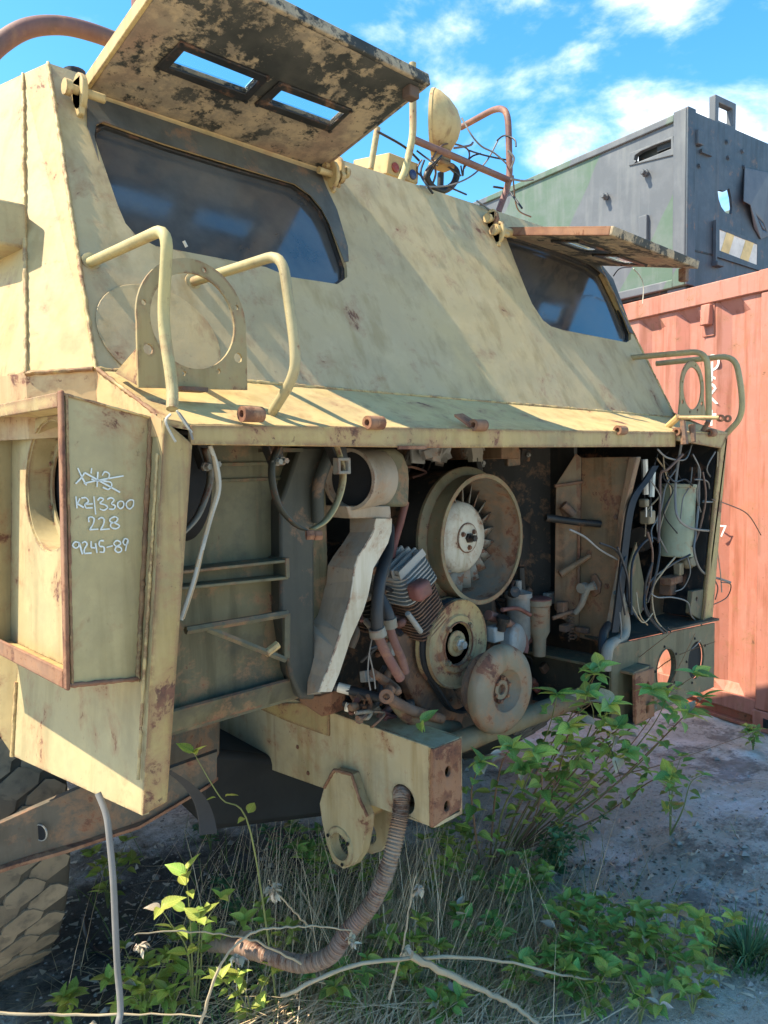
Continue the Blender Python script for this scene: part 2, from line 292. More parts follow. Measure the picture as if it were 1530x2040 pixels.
# ------------------------------------------------------------------ mesh helpers
class MB:
    def __init__(s): s.v = []; s.f = []
    def add(s, vs_, fs):
        o = len(s.v); s.v += [V(p) for p in vs_]; s.f += [tuple(i+o for i in f) for f in fs]; return s
    def prism(s, loop, ext, holes=()):
        ext = V(ext); loops = [[V(p) for p in loop]] + [[V(p) for p in h] for h in holes]
        flat = [p for l in loops for p in l]; n = len(flat)
        if holes: tri = [tuple(t) for t in tessellate_polygon(loops)]
        else: tri = [tuple(range(n))]
        fs = list(tri) + [tuple(i+n for i in reversed(t)) for t in tri]; k = 0
        for l in loops:
            m = len(l)
            for i in range(m):
                a, b = k+i, k+(i+1) % m; fs.append((a, a+n, b+n, b))
            k += m
        return s.add(flat + [p+ext for p in flat], fs)
    def box(s, c, sx, sy, sz, rot=None):
        c = V(c); q = []
        for dx in (-.5, .5):
            for dy in (-.5, .5):
                for dz in (-.5, .5):
                    p = V((dx*sx, dy*sy, dz*sz))
                    if rot is not None: p = rot @ p
                    q.append(c+p)
        return s.add(q, [(0, 1, 3, 2), (4, 6, 7, 5), (0, 4, 5, 1), (2, 3, 7, 6), (0, 2, 6, 4), (1, 5, 7, 3)])
    def hexa(s, p): # 4 front corners then 4 back corners
        return s.add(p, [(0, 1, 2, 3), (7, 6, 5, 4), (0, 4, 5, 1), (1, 5, 6, 2), (2, 6, 7, 3), (3, 7, 4, 0)])
    def tube(s, pts, r, seg=8, cap=True):
        pts = [V(p) for p in pts]; n = len(pts); rs = r if isinstance(r, (list, tuple)) else [r]*n
        t0 = (pts[1]-pts[0]).normalized(); up = V((0, 0, 1)) if abs(t0.z) < .9 else V((1, 0, 0)); u = t0.cross(up).normalized()
        ring = []; 
        for i, p in enumerate(pts):
            t = (pts[min(i+1, n-1)]-pts[max(i-1, 0)])
            if t.length < 1e-9: t = t0
            t.normalize(); u = (u - t*u.dot(t)); u.normalize(); w = t.cross(u)
            ring.append([p + (u*math.cos(2*math.pi*k/seg)+w*math.sin(2*math.pi*k/seg))*rs[i] for k in range(seg)])
        vs_ = [q for r_ in ring for q in r_]; fs = []
        for i in range(n-1):
            for k in range(seg):
                a, b = i*seg+k, i*seg+(k+1) % seg; fs.append((a, b, b+seg, a+seg))
        if cap: fs += [tuple(reversed(range(seg))), tuple(range((n-1)*seg, n*seg))]
        return s.add(vs_, fs)
    def lathe(s, o, ax, prof, seg=40, closed=False):
        o, ax = V(o), V(ax).normalized(); up = V((0, 0, 1)) if abs(ax.z) < .9 else V((1, 0, 0))
        u = ax.cross(up).normalized(); w = ax.cross(u); m = len(prof)
        vs_ = [o+ax*a+(u*math.cos(2*math.pi*k/seg)+w*math.sin(2*math.pi*k/seg))*r for a, r in prof for k in range(seg)]
        fs = []
        for i in range(m if closed else m-1):
            for k in range(seg):
                a, b = i*seg+k, i*seg+(k+1) % seg; j = ((i+1) % m - i)*seg; fs.append((a, a+j, b+j, b))
        if not closed: fs += [tuple(range(seg)), tuple(reversed(range((m-1)*seg, m*seg)))]
        return s.add(vs_, fs)
    def build(s, name, m, parent=None, smooth=None, bevel=0, seg=2):
        me = bpy.data.meshes.new(name)
        lo = V((min(p.x for p in s.v), min(p.y for p in s.v), min(p.z for p in s.v))); hi = V((max(p.x for p in s.v), max(p.y for p in s.v), max(p.z for p in s.v)))
        c = (lo+hi)/2; me.from_pydata([p-c for p in s.v], [], s.f)
        bm = bmesh.new(); bm.from_mesh(me); bmesh.ops.recalc_face_normals(bm, faces=bm.faces[:]); bm.to_mesh(me); bm.free()
        me.materials.append(MATS[m]); o = bpy.data.objects.new(name, me); COL.objects.link(o)
        if smooth:
            me.shade_smooth() if hasattr(me, 'shade_smooth') else None
            me.set_sharp_from_angle(angle=R(smooth)) if hasattr(me, 'set_sharp_from_angle') else None
        if parent is not None: o.parent = parent; o.location = c-wloc(parent)
        else: o.location = c
        if bevel:
            b = o.modifiers.new('bevel', 'BEVEL'); b.width = bevel; b.segments = seg; b.limit_method = 'ANGLE'; b.angle_limit = R(35)
            if not smooth: me.set_sharp_from_angle(angle=R(50)) if hasattr(me, 'set_sharp_from_angle') else None
        return o
def wloc(o):
    p = V(o.location)
    while o.parent is not None: o = o.parent; p = p+V(o.location)
    return p
def empty(name, loc, label=None, cat=None, group=None, parent=None):
    o = bpy.data.objects.new(name, None); COL.objects.link(o); o.empty_display_size = .2
    if parent is not None: o.parent = parent; o.location = V(loc)-wloc(parent)
    else: o.location = loc
    tag(o, label, cat, group); return o
def tag(o, label=None, cat=None, group=None, kind=None):
    for k, q in (('label', label), ('category', cat), ('group', group), ('kind', kind)):
        if q: o[k] = q
    return o
def P(name, m, parent, fn, **k):
    mb = MB(); fn(mb); return mb.build(name, m, parent, **k)
def smooth_path(pts, n=6):
    pts = [V(p) for p in pts]; out = []
    for i in range(len(pts)-1):
        p0, p1, p2, p3 = pts[max(i-1, 0)], pts[i], pts[i+1], pts[min(i+2, len(pts)-1)]
        for k in range(n):
            t = k/n; out.append(.5*((2*p1)+(p2-p0)*t+(2*p0-5*p1+4*p2-p3)*t*t+(3*p1-p0-3*p2+p3)*t**3))
    out.append(pts[-1]); return out
def corner_path(pts, r=.04, n=5):        # straight runs with rounded bends
    pts = [V(p) for p in pts]; out = [pts[0]]
    for i in range(1, len(pts)-1):
        a, b, c = pts[i-1], pts[i], pts[i+1]; d1 = min(r, (a-b).length*.45); d2 = min(r, (c-b).length*.45)
        p, q = b+(a-b).normalized()*d1, b+(c-b).normalized()*d2
        for k in range(n+1):
            t = k/n; out.append((1-t)**2*p+2*t*(1-t)*b+t*t*q)
    out.append(pts[-1]); return out
def tubeP(name, m, parent, pts, r, seg=8, sm=True, **k):
    return P(name, m, parent, lambda b: b.tube(smooth_path(pts, 6) if sm else pts, r, seg), smooth=60, **k)
def weld(name, pts, r, parent, m='paint_rusty', step=.008):
    mb = MB(); pts = [V(p) for p in pts]; q = []
    for a, b in zip(pts, pts[1:]):
        n = max(2, int((b-a).length/step)); q += [a.lerp(b, i/n) for i in range(n)]
    q.append(pts[-1]); rs = [r*random.uniform(.62, 1.0) for _ in q]; q = [p+V((random.gauss(0, r*.08), random.gauss(0, r*.08), random.gauss(0, r*.08))) for p in q]
    mb.tube(q, rs, 6); return mb.build(name, m, parent, smooth=60)
def bolt(parent, p, ax, r=.008, h=.008, m='rust', name='bolt'):
    return P(name, m, parent, lambda b: b.lathe(p, ax, [(0, r*1.5), (h*.35, r*1.5), (h*.35, r), (h, r)], 6))
def circ(n, f): return [f(2*math.pi*k/n) for k in range(n)]

# ------------------------------------------------------------------ ground
def ground_h(x, y):
    h = .030*mnoise.fractal(V((x*1.3, y*1.3, 1.7)), 1, 2, 5) + .012*mnoise.fractal(V((x*5, y*5, 4.2)), 1, 2, 3)
    h += .10*math.exp(-((x-3.35)**2+(y-1.05)**2)/.55)                     # heap of soil beside the truck
    h += .055*max(0, min(1, (x-3.6)/.6))
    k = max(0, min(1, (math.hypot(x-2, y-2)-9)/10)); return h*(1-k)
def build_ground():
    def axis(lo, hi, st):
        a = [lo+(hi-lo)*i/round((hi-lo)/st) for i in range(round((hi-lo)/st)+1)]
        s, q = st, [];  p = hi
        while p < 900: s *= 1.45; p += s; q.append(p)
        s, r = st, []; p = lo
        while p > -900: s *= 1.45; p -= s; r.append(p)
        return r[::-1]+a+q
    xs, ys = axis(-2.0, 6.0, .045), axis(-1.5, 5.5, .045)
    n = len(xs); mb = MB(); mb.v = [V((x, y, ground_h(x, y))) for y in ys for x in xs]
    mb.f = [(j*n+i, j*n+i+1, (j+1)*n+i+1, (j+1)*n+i) for j in range(len(ys)-1) for i in range(n-1)]
    me = bpy.data.meshes.new('ground'); me.from_pydata(mb.v, [], mb.f); me.materials.append(MATS['soil']); me.shade_smooth()
    o = bpy.data.objects.new('ground', me); COL.objects.link(o); tag(o, 'bare grey soil with pale lime crust and dark litter in front of the truck', 'ground', kind='structure')
build_ground()

# ------------------------------------------------------------------ red shipping container
C_D = V((.25, .97, 0)).normalized(); C_N = V((-C_D.y, C_D.x, 0)); C_P = V((4.45, 1.9, .05))
def cp(s, z, off=0): return C_P + C_D*s + C_N*off + V((0, 0, z))
def c_at(u, v, off=0): return aP(u, v, C_P+C_N*off, C_N)
def c_sz(p): d = p-C_P; return d.dot(C_D), d.z
C_S0 = c_sz(c_at(1512, 900))[0]
def build_container():
    s0 = C_S0-.155; s1 = s0+6.06; H = 2.545
    root = empty('shipping_container', cp((s0+s1)/2, 0, -1.2), 'orange red corrugated shipping container with grey shelter on its roof', 'shipping container')
    per = .285; s = C_S0; prof = []
    while s < s1-.2:
        for ds, o in ((0, 0), (.075, 0), (.142, -.04), (.215, -.04)): prof.append((s+ds, o))
        s += per
    prof.append((s, 0)); z0, z1 = .16, H-.11; mb = MB(); n = len(prof)
    rows = [(z0, 0), (z0+.06, 1), (z1-.085, 1), (z1, 0)]
    mb.v = [cp(a, z, -.02+o*k) for z, k in rows for a, o in prof]
    mb.f = [(r*n+i, r*n+i+1, (r+1)*n+i+1, (r+1)*n+i) for r in range(3) for i in range(n-1)]
    mb.build('corrugated_wall', 'container_red', root)
    def bar(name, a0, a1, b0, b1, o0, o1, m='container_red', **k):
        return P(name, m, root, lambda b: b.hexa([cp(a0, b0, o0), cp(a1, b0, o0), cp(a1, b1, o0), cp(a0, b1, o0), cp(a0, b0, o1), cp(a1, b0, o1), cp(a1, b1, o1), cp(a0, b1, o1)]), **k)
    bar('top_rail', C_S0, s1-.15, H-.115, H, .0, -.07, bevel=.006)
    bar('bottom_rail', C_S0, s1-.15, .075, .165, .0, -.05, 'container_red', bevel=.005)
    bar('base_flange', C_S0, s1-.15, .02, .075, -.025, -.16, 'container_dark')
    bar('base_lip', C_S0, s1-.15, .0, .022, .012, -.16, 'container_dark', bevel=.004)
    for a in (s0, s1-.155):
        bar('corner_post', a, a+.155, .12, H-.12, .004, -.15, bevel=.008)
        for b in (0, H-.118): 
            o = bar('corner_casting', a-.012, a+.166, b, b+.1181, .010, -.165, bevel=.006)
            P('slot', 'void', o, lambda q: q.tube([cp(a+.078, b+.035, .006), cp(a+.078, b+.083, .006)][::1], .022, 10))
    P('roof_panel', 'container_red', root, lambda b: b.hexa([cp(s0, H-.05, -.06), cp(s1, H-.05, -.06), cp(s1, H-.012, -.06), cp(s0, H-.012, -.06), cp(s0, H-.05, -2.4), cp(s1, H-.05, -2.4), cp(s1, H-.012, -2.4), cp(s0, H-.012, -2.4)]))
    P('end_wall', 'container_red', root, lambda b: b.hexa([cp(s0+.02, .1, -.15), cp(s0+.06, .1, -.15), cp(s0+.06, H-.06, -.15), cp(s0+.02, H-.06, -.15), cp(s0+.02, .1, -2.4), cp(s0+.06, .1, -2.4), cp(s0+.06, H-.06, -2.4), cp(s0+.02, H-.06, -2.4)]))
    P('end_wall', 'container_red', root, lambda b: b.hexa([cp(s1-.06, .1, -.15), cp(s1-.02, .1, -.15), cp(s1-.02, H-.06, -.15), cp(s1-.06, H-.06, -.15), cp(s1-.06, .1, -2.4), cp(s1-.02, .1, -2.4), cp(s1-.02, H-.06, -2.4), cp(s1-.06, H-.06, -2.4)]))
    P('rear_wall', 'container_red', root, lambda b: b.hexa([cp(s0, 0, -2.40), cp(s1, 0, -2.40), cp(s1, H, -2.40), cp(s0, H, -2.40), cp(s0, 0, -2.44), cp(s1, 0, -2.44), cp(s1, H, -2.44), cp(s0, H, -2.44)]))
    # ventilator
    pa, pb = c_sz(c_at(1420, 668)), c_sz(c_at(1397, 600)); m = (pa[0]+pb[0])/2; w = abs(pa[0]-pb[0]); zb, zt = pa[1], pb[1]
    v = P('vent', 'container_red', root, lambda b: b.hexa([cp(m-w/2, zb, -.012), cp(m+w/2, zb, -.012), cp(m+w/2, zt, -.012), cp(m-w/2, zt, -.012), cp(m-w/2, zb, -.05), cp(m+w/2, zb, -.05), cp(m+w/2, zt, -.05), cp(m-w/2, zt, -.05)]), bevel=.003)
    hh = zt-zb
    P('vent_hood', 'container_red', v, lambda b: b.hexa([cp(m-w*.38, zb+hh*.30, .028), cp(m+w*.38, zb+hh*.30, .028), cp(m+w*.38, zt-hh*.13, .018), cp(m-w*.38, zt-hh*.13, .018), cp(m-w*.38, zb+hh*.30, -.02), cp(m+w*.38, zb+hh*.30, -.02), cp(m+w*.38, zt-hh*.13, -.02), cp(m-w*.38, zt-hh*.13, -.02)]), bevel=.006)
    # white stencilled characters on the face
    def letters(txt, p, size, off=.002):
        cu = bpy.data.curves.new('lettering', 'FONT'); cu.body = txt; cu.size = size; cu.align_x = 'CENTER'; cu.extrude = .0006; cu.materials.append(MATS['white_print'])
        to = bpy.data.objects.new('lettering', cu); me = bpy.data.meshes.new_from_object(to); bpy.data.objects.remove(to); o = bpy.data.objects.new('lettering', me); COL.objects.link(o); o.parent = root
        m_ = Matrix((( -C_D.x, 0, C_N.x), (-C_D.y, 0, C_N.y), (0, 1, 0)))
        o.matrix_local = Matrix.Translation(p + C_N*off - wloc(root)) @ m_.to_4x4(); return o
    s_l = c_sz(c_at(1414, 780))[0]
    for ch, v_ in (('O', 738), ('J', 752), ('S', 782), ('K', 805), ('L', 828), ('I', 848)):
        letters(ch, cp(s_l, c_sz(c_at(1416, v_))[1], -.020), .135)
    p = c_sz(c_at(1436, 1070)); letters('7', cp(p[0], p[1], -.02), .10)
build_container()

# ------------------------------------------------------------------ grey shelter standing on the container
S_D = V((.16, .987, 0)).normalized(); S_R = V((S_D.y, -S_D.x, 0)); S_O = aZ(1366, 568, 2.78); S_O.z = 2.78
def sp_(a, r, z): return S_O + S_D*a + S_R*r + V((0, 0, z))
def s_left(u, v): q = aP(u, v, S_O, S_R)-S_O; return q.dot(S_D), q.z
def s_right(u, v): q = aP(u, v, S_O, S_D)-S_O; return q.dot(S_R), q.z
def build_shelter():
    H = s_left(1352, 224)[1]; LA, LR = 4.4, 2.3
    root = empty('equipment_shelter', sp_(LA/2, LR/2, -.2), 'dark grey green camouflaged metal shelter box standing on the red container', 'shelter')
    def bx(name, m, a0, a1, r0, r1, z0, z1, parent=root, **k):
        return P(name, m, parent, lambda b: b.hexa([sp_(a0, r0, z0), sp_(a0, r1, z0), sp_(a0, r1, z1), sp_(a0, r0, z1), sp_(a1, r0, z0), sp_(a1, r1, z0), sp_(a1, r1, z1), sp_(a1, r0, z1)]), **k)
    t = .035
    # left side panel with the recessed handle opening
    sl = [s_left(*q) for q in ((1263, 306), (1263, 322), (1270, 326), (1339, 300), (1339, 280), (1290, 292))]
    rec = [s_left(*q) for q in ((1262, 318), (1264, 309), (1275, 301), (1305, 288), (1336, 277), (1336, 296), (1300, 311), (1272, 322))]
    P('side_panel', 'shelter_paint', root, lambda b: b.prism([sp_(.09, .012, .05), sp_(LA, .012, .05), sp_(LA, .012, H-.03), sp_(.09, .012, H-.03)], S_R*t, [[sp_(a, .012, z) for a, z in rec]]))
    c0 = [s_left(*q) for q in ((1255, 304), (1252, 330), (1342, 308), (1340, 271))]
    fr = P('handle_recess', 'shelter_paint', root, lambda b: b.prism([sp_(a, .004, z) for a, z in c0], S_R*.01, [[sp_(a, .004, z) for a, z in rec]]), bevel=.003)
    lo = min(a for a, z in rec)-.03; hi = max(a for a, z in rec)+.03; zl = min(z for a, z in rec)-.03; zh = max(z for a, z in rec)+.03
    bx('recess_back', 'shelter_dark', lo, hi, .10, .12, zl, zh, fr)
    bx('lever', 'steel_black', lo+.05, lo+.16, .03, .06, (zl+zh)/2-.01, (zl+zh)/2+.06, fr)
    bx('rear_panel', 'shelter_paint', LA, LA+t, 0, LR, 0, H)
    bx('far_panel', 'shelter_paint', 0, LA, LR-t, LR, .0, H)
    bx('floor_panel', 'steel_black', .02, LA, .03, LR-.03, -.02, .045)
    # roof with an opening, daylight comes in through it
    bx('roof_panel', 'shelter_dark', .05, LA, .02, .30, H-.035, H-.005); bx('roof_panel', 'shelter_dark', 1.6, LA, .30, LR-.03, H-.035, H-.005)
    bx('corner_post', 'shelter_paint', 0, .10, -.012, .03, -.0, H+.012, bevel=.008); bx('corner_post', 'shelter_dark', -.015, .0, -.010, .085, 0, H+.012, bevel=.006)
    bx('top_rail', 'shelter_paint', .10, LA, -.006, .03, H-.05, H, bevel=.006)
    bx('bottom_rail', 'shelter_paint', .10, LA, -.006, .03, 0, .06, bevel=.006)
    # end wall with a torn hole
    hole = [s_right(*q) for q in ((1430, 382), (1432, 378), (1444, 381), (1453, 375), (1457, 393), (1459, 412), (1457, 427), (1446, 424), (1437, 412), (1432, 397))]
    P('end_panel', 'shelter_dark', root, lambda b: b.prism([sp_(0, .09, 0), sp_(0, LR, 0), sp_(0, LR, H), sp_(0, .09, H)], S_D*.02, [[sp_(0, r, z) for r, z in hole]]))
    door = [s_right(*q) for q in ((1378, 226), (1530, 318), (1530, 500), (1513, 492), (1390, 493))]
    d0 = s_right(1376, 232); d1 = s_right(1391, 494)
    bx('panel_seam', 'steel_black', -.004, .0, d0[0], d0[0]+.012, d1[1], d0[1])
    q = s_right(1425, 505); bx('panel_seam', 'steel_black', -.004, 0, d0[0], q[0], d1[1]-.03, d1[1]-.018)
    # bent flap of sheet metal
    fl = [s_right(*q) for q in ((1481, 335), (1469, 405), (1482, 412), (1500, 455), (1513, 477), (1530, 470), (1530, 345))]
    P('torn_flap', 'shelter_paint', root, lambda b: b.prism([sp_(-.05 if i in (1, 2) else -.012, r, z) for i, (r, z) in enumerate(fl)], S_D*.006))
    # striped plate
    st = [s_right(*q) for q in ((1430, 458), (1506, 488), (1505, 529), (1430, 500))]
    pl = P('marker_plate', 'cream_plate', root, lambda b: b.prism([sp_(-.010, r, z) for r, z in st], S_D*.008))
    def lerp(a, b, k): return (a[0]+(b[0]-a[0])*k, a[1]+(b[1]-a[1])*k)
    for k0, k1, sk in ((.18, .38, -.14), (.68, .9, -.14)):
        q = [lerp(st[0], st[1], k0), lerp(st[0], st[1], k1), lerp(st[3], st[2], k1+sk), lerp(st[3], st[2], k0+sk)]
        P('stripe', 'yellow_plate', pl, lambda b: b.prism([sp_(-.0125, r, z) for r, z in q], S_D*.002))
    fr_ = [s_right(*q) for q in ((1422, 448), (1512, 484), (1511, 540), (1424, 512))]
    P('plate_frame', 'shelter_dark', root, lambda b: b.prism([sp_(-.014, r, z) for r, z in fr_], S_D*.012, [[sp_(-.014, r, z) for r, z in st]]))
    # latch, stay, bolts
    q = s_right(1387, 276); l_ = bx('latch', 'shelter_dark', -.035, 0, q[0]-.03, q[0]+.04, q[1]-.05, q[1]+.05, bevel=.006); bx('latch_arm', 'shelter_dark', -.02, -.002, q[0]+.04, q[0]+.17, q[1]-.09, q[1]-.065, l_)
    a, b_ = s_right(1419, 440), s_right(1422, 524); bx('stay_rod', 'shelter_dark', -.03, -.005, a[0], a[0]+.018, b_[1], a[1])
    q = s_right(1424, 527); bx('stay_clip', 'shelter_dark', -.045, -.0, q[0]-.04, q[0]+.05, q[1]-.02, q[1]+.015, bevel=.005)
    for u, v in ((1392, 331), (1447, 283), (1478, 302), (1450, 315), (1481, 333)): 
        q = s_right(u, v); bolt(root, sp_(-.001, q[0], q[1]), -S_D, .012, .014, 'shelter_dark')
    for u, v in ((1287, 345), (1208, 392)):
        q = s_left(u, v); bolt(root, sp_(q[0], -.001, q[1]), -S_R, .018, .05, 'shelter_paint')
    q0, q1 = s_left(1275, 433), s_left(1291, 490); bx('bracket', 'shelter_paint', q1[0], q0[0], -.02, .012, q1[1], q0[1], bevel=.004)
    # lifting eye on the roof edge
    a0, a1 = s_right(1430, 262)[0], s_right(1471, 285)[0]; hz = .20
    P('lifting_eye', 'shelter_paint', root, lambda b: b.prism([sp_(.02, a0, H-.01), sp_(.02, a1, H-.01), sp_(.02, a1, H+hz), sp_(.02, a0, H+hz)], S_D*.05, [[sp_(.02, a0+.045, H+.03), sp_(.02, a1-.045, H+.03), sp_(.02, a1-.045, H+hz-.045), sp_(.02, a0+.045, H+hz-.045)]]), bevel=.004)
    # steel skids between the shelter and the container roof
    for r in (.22, LR-.5): bx('skid', 'steel_black', .25, LA-.1, r, r+.14, -.195-.002, -.02)
    bx('corner_foot', 'shelter_paint', .02, .16, .02, .16, -.06, .0, bevel=.005)
build_shelter()

worn_paint('shoulder', (.50, .33, .16), (.42, .31, .17), rust=.55, edge=.5, streak=.4, dirt=.2, chips=.8)
# ------------------------------------------------------------------ the armoured truck: hull and cab
TR = empty('armoured_truck', (1.82, 2.9, 0), 'derelict tan armoured truck with its bonnet grille gone and engine bare, shutters propped open', 'military truck')
def mir(p): return V((3.645-p[0], p[1], p[2]))
YF = 1.19
def yS(z): return 1.40+(z-1.78)*.437/.899
BL, BR_ = aS(190, 735), aS(1345, 831)
TL_, TRt = aS(95, 125), aS(1170, 480)
def win_loop(px): return [aS(u, v) for u, v in px]
W_L = [(186, 268), (190, 245), (205, 238), (330, 282), (450, 319), (590, 362), (622, 384), (645, 412), (660, 440), (691, 530), (692, 552), (672, 566), (575, 551), (530, 532), (310, 490), (272, 470), (250, 445), (235, 410)]
W_R = [(1007, 470), (1014, 462), (1100, 490), (1180, 524), (1203, 542), (1218, 562), (1257, 662), (1257, 676), (1248, 682), (1120, 657), (1098, 650), (1082, 638), (1060, 605), (1045, 570)]
nS = SLP_N if SLP_N.y > 0 else -SLP_N        # inward
nS = V((0, .899, -.437))
wl, wr = win_loop(W_L), win_loop(W_R)
def shrink(l, k):
    c = sum(l, V((0, 0, 0)))/len(l); return [p+(c-p).normalized()*k for p in l]
P('front_plate', 'paint_slope', TR, lambda b: b.prism([BL, BR_, TRt, TL_], nS*.02, [wl, wr]))
for l in (wl, wr):
    w = P('window_frame', 'steel_black', TR, lambda b: b.prism([p+nS*.012 for p in shrink(l, -.012)], nS*.03, [[p+nS*.012 for p in shrink(l, .010)]]), bevel=.003)
    P('pane', 'dusty_glass', w, lambda b: b.prism([p+nS*.022 for p in shrink(l, .002)], nS*.012))
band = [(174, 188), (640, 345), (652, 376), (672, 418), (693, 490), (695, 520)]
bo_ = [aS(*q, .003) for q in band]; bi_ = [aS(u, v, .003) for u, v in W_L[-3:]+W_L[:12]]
P('window_shade_band', 'shade_grime', TR, lambda b: b.prism([aS(*q, .003) for q in band+[(687, 522), (655, 442), (640, 414), (618, 388), (588, 366), (449, 323), (329, 286), (206, 242), (192, 248), (188, 268), (198, 322), (174, 250)]], nS*.002))  # thin dark plate: the raised shutter's shade, with dirt, put into its colour
P('window_shade_band', 'shade_grime', TR, lambda b: b.prism([aS(*q, .003) for q in ((1000, 466), (1020, 462), (1195, 522), (1222, 556), (1262, 665), (1254, 662), (1215, 563), (1201, 545), (1178, 528), (1098, 494), (1014, 472), (1007, 474))], nS*.002))  # same painted shade below the right shutter
# roof, sides and back of the cab
CBt, CBb = V((.654, 1.837, TL_.z)), V((.512, 1.50, 1.78))
SBt, SBb = V((.60, 2.05, TL_.z)), V((.46, 1.72, 1.78))
RBt, RBb = V((.60, 3.9, TL_.z)), V((.46, 3.9, 1.78))
cut = 1.645
P('roof', 'paint', TR, lambda b: b.prism([TL_, TRt, mir(CBt), mir(SBt), mir(RBt), RBt, SBt, CBt][::1], V((0, 0, -.02))), bevel=.004)
for f in (lambda p: V(p), mir):
    s = 1 if f((0, 0, 0)).x == 0 else -1
    e = V((.018*s, 0, 0))
    bl, tl = (BL, TL_) if s == 1 else (BR_, TRt)
    P('cab_side', 'paint', TR, lambda b: b.add([bl, tl, f(CBt), f(CBb)], [(0, 1, 2), (0, 2, 3)]))
    P('cab_side', 'paint', TR, lambda b: b.prism([f(CBb), f(CBt), f(SBt), f(SBb)], e).prism([f(SBb), f(SBt), f(RBt), f(RBb)], e))
P('cab_rear', 'paint', TR, lambda b: b.prism([RBb, RBt, mir(RBt), mir(RBb)], V((0, -.02, 0))))
P('cab_floor', 'interior', TR, lambda b: b.prism([V((.62, 1.47, 1.79)), V((3.0, 1.47, 1.79)), V((3.1, 3.88, 1.79)), V((.55, 3.88, 1.79))], V((0, 0, -.02))))
for a, b_ in ((BL, TL_), (BL, BR_), (CBb, CBt)): weld('weld_bead', [a+V((0, -.002, 0)), b_+V((0, -.002, 0))], .0055, TR, 'paint')
weld('weld_bead', [CBb+V((0, 0, -.001)), BL+V((-.003, 0, 0))], .006, TR, 'paint_rusty')
weld('weld_bead', [BR_, TRt], .006, TR, 'paint')
# hull sides below the cab
HP, HT = V((.561, YF, 1.0)), V((.629, YF, 1.679))
HN = (HT-HP).cross(V((0, 1, 0))).normalized()
def aH(u, v, off=0): return aP(u, v, HP+HN*off, HN)
if HN.x > 0: HN = -HN
H_cb = aH(58, 1531); H_top = V((.520, 1.50, 1.78)); dz = V((0, 0, -.125)); P('skirt', 'shoulder', TR, lambda b: b.add([BL, CBb, SBb, V((.46, 2.0, 1.78)), BL+dz, CBb+dz, SBb+dz, V((.46, 2.0, 1.78))+dz, HT+V((-.002, .004, 0)), HT+V((-.002, .004, -.03))], [(0, 1, 5, 4), (1, 2, 6, 5), (2, 3, 7, 6), (0, 4, 9, 8)]))
H_t2 = aH(60, 1000); H_t2.z = 1.70
hc = aX(88, 968, .60); RH = .150
HC = V((0, 1.70, 1.548)); HC.x = HP.x+(HC.z-1.0)*(HT.x-HP.x)/(HT.z-HP.z)
uH = V((0, 1, 0)); wH = (HT-HP).normalized()
hole = circ(36, lambda a: HC+uH*RH*math.cos(a)+wH*RH*math.sin(a))
Hb = V((H_cb.x, 1.83, H_cb.z)); Ht = HP + (HT-HP)*((1.70-1.0)/.679) + V((0, 1.83-YF, 0))
def planar(p): return V(p)-HN*((V(p)-HP).dot(HN))
side_loop = [HP, HT, planar(HT+V((0, .15, .05))), planar(V((.6, 1.84, 1.73))), planar(Hb)]
P('side_panel', 'paint_green', TR, lambda b: b.prism(side_loop, -HN*.012, [hole]))
arch = [planar(Hb), planar(V((.6, 1.84, 1.73))), V((.49, 1.90, 1.78)), V((.47, 3.9, 1.78)), V((.47, 3.9, .95)), V((.47, 3.40, .95)), V((.47, 3.22, 1.36)), V((.47, 2.10, 1.36)), V((.50, 1.90, 1.06))]
P('rear_side_panel', 'paint', TR, lambda b: b.prism(arch, V((.014, 0, 0))))
weld('weld_bead', [planar(Hb)+HN*.002, planar(V((.6, 1.83, 1.10)))+HN*.002], .006, TR, 'paint')
# right-hand side of the hull
RT_, RB_ = aY(1450, 868, YF), aY(1404, 1236, YF)
P('side_panel', 'paint_rusty', TR, lambda b: b.prism([RB_, RT_, mir((.60, 1.40, 1.78)), mir((.47, 3.9, 1.78)), mir((.47, 3.9, .98)), mir((.47, 3.40, .98)), mir((.47, 3.22, 1.36)), mir((.47, 2.10, 1.36)), mir((.60, 1.85, 1.0))][::-1], V((-.014, 0, 0))))
P('front_post', 'paint_rusty', TR, lambda b: b.prism([aY(*q, YF) for q in ((1436, 893), (1450, 868), (1420, 1236), (1402, 1236))], V((0, .012, 0))), bevel=.003)
P('inner_wall', 'steel_black', TR, lambda b: b.prism([V((3.015, 1.206, 1.64)), V((2.86, 1.206, .97)), V((2.95, 2.2, .97)), V((3.03, 2.2, 1.66))], V((.006, 0, 0))))
# front post on the left
fl_ = [HT+V((0, 0, 0)), aY(383, 884, YF), aY(333, 1597, YF), HP]
P('front_post', 'paint_rusty', TR, lambda b: b.prism([p+V((0, -.003, 0)) for p in fl_], V((0, .014, 0))), bevel=.004, seg=3)
P('post_return', 'paint_rusty', TR, lambda b: b.prism([fl_[1], fl_[2], fl_[2]+V((.004, .05, 0)), fl_[1]+V((.004, .05, 0))], V((-.01, 0, 0))))
weld('weld_bead', [planar(HT+V((0, .012, -.06)))+HN*.002, HP+V((0, .012, .06))], .004, TR, 'paint')
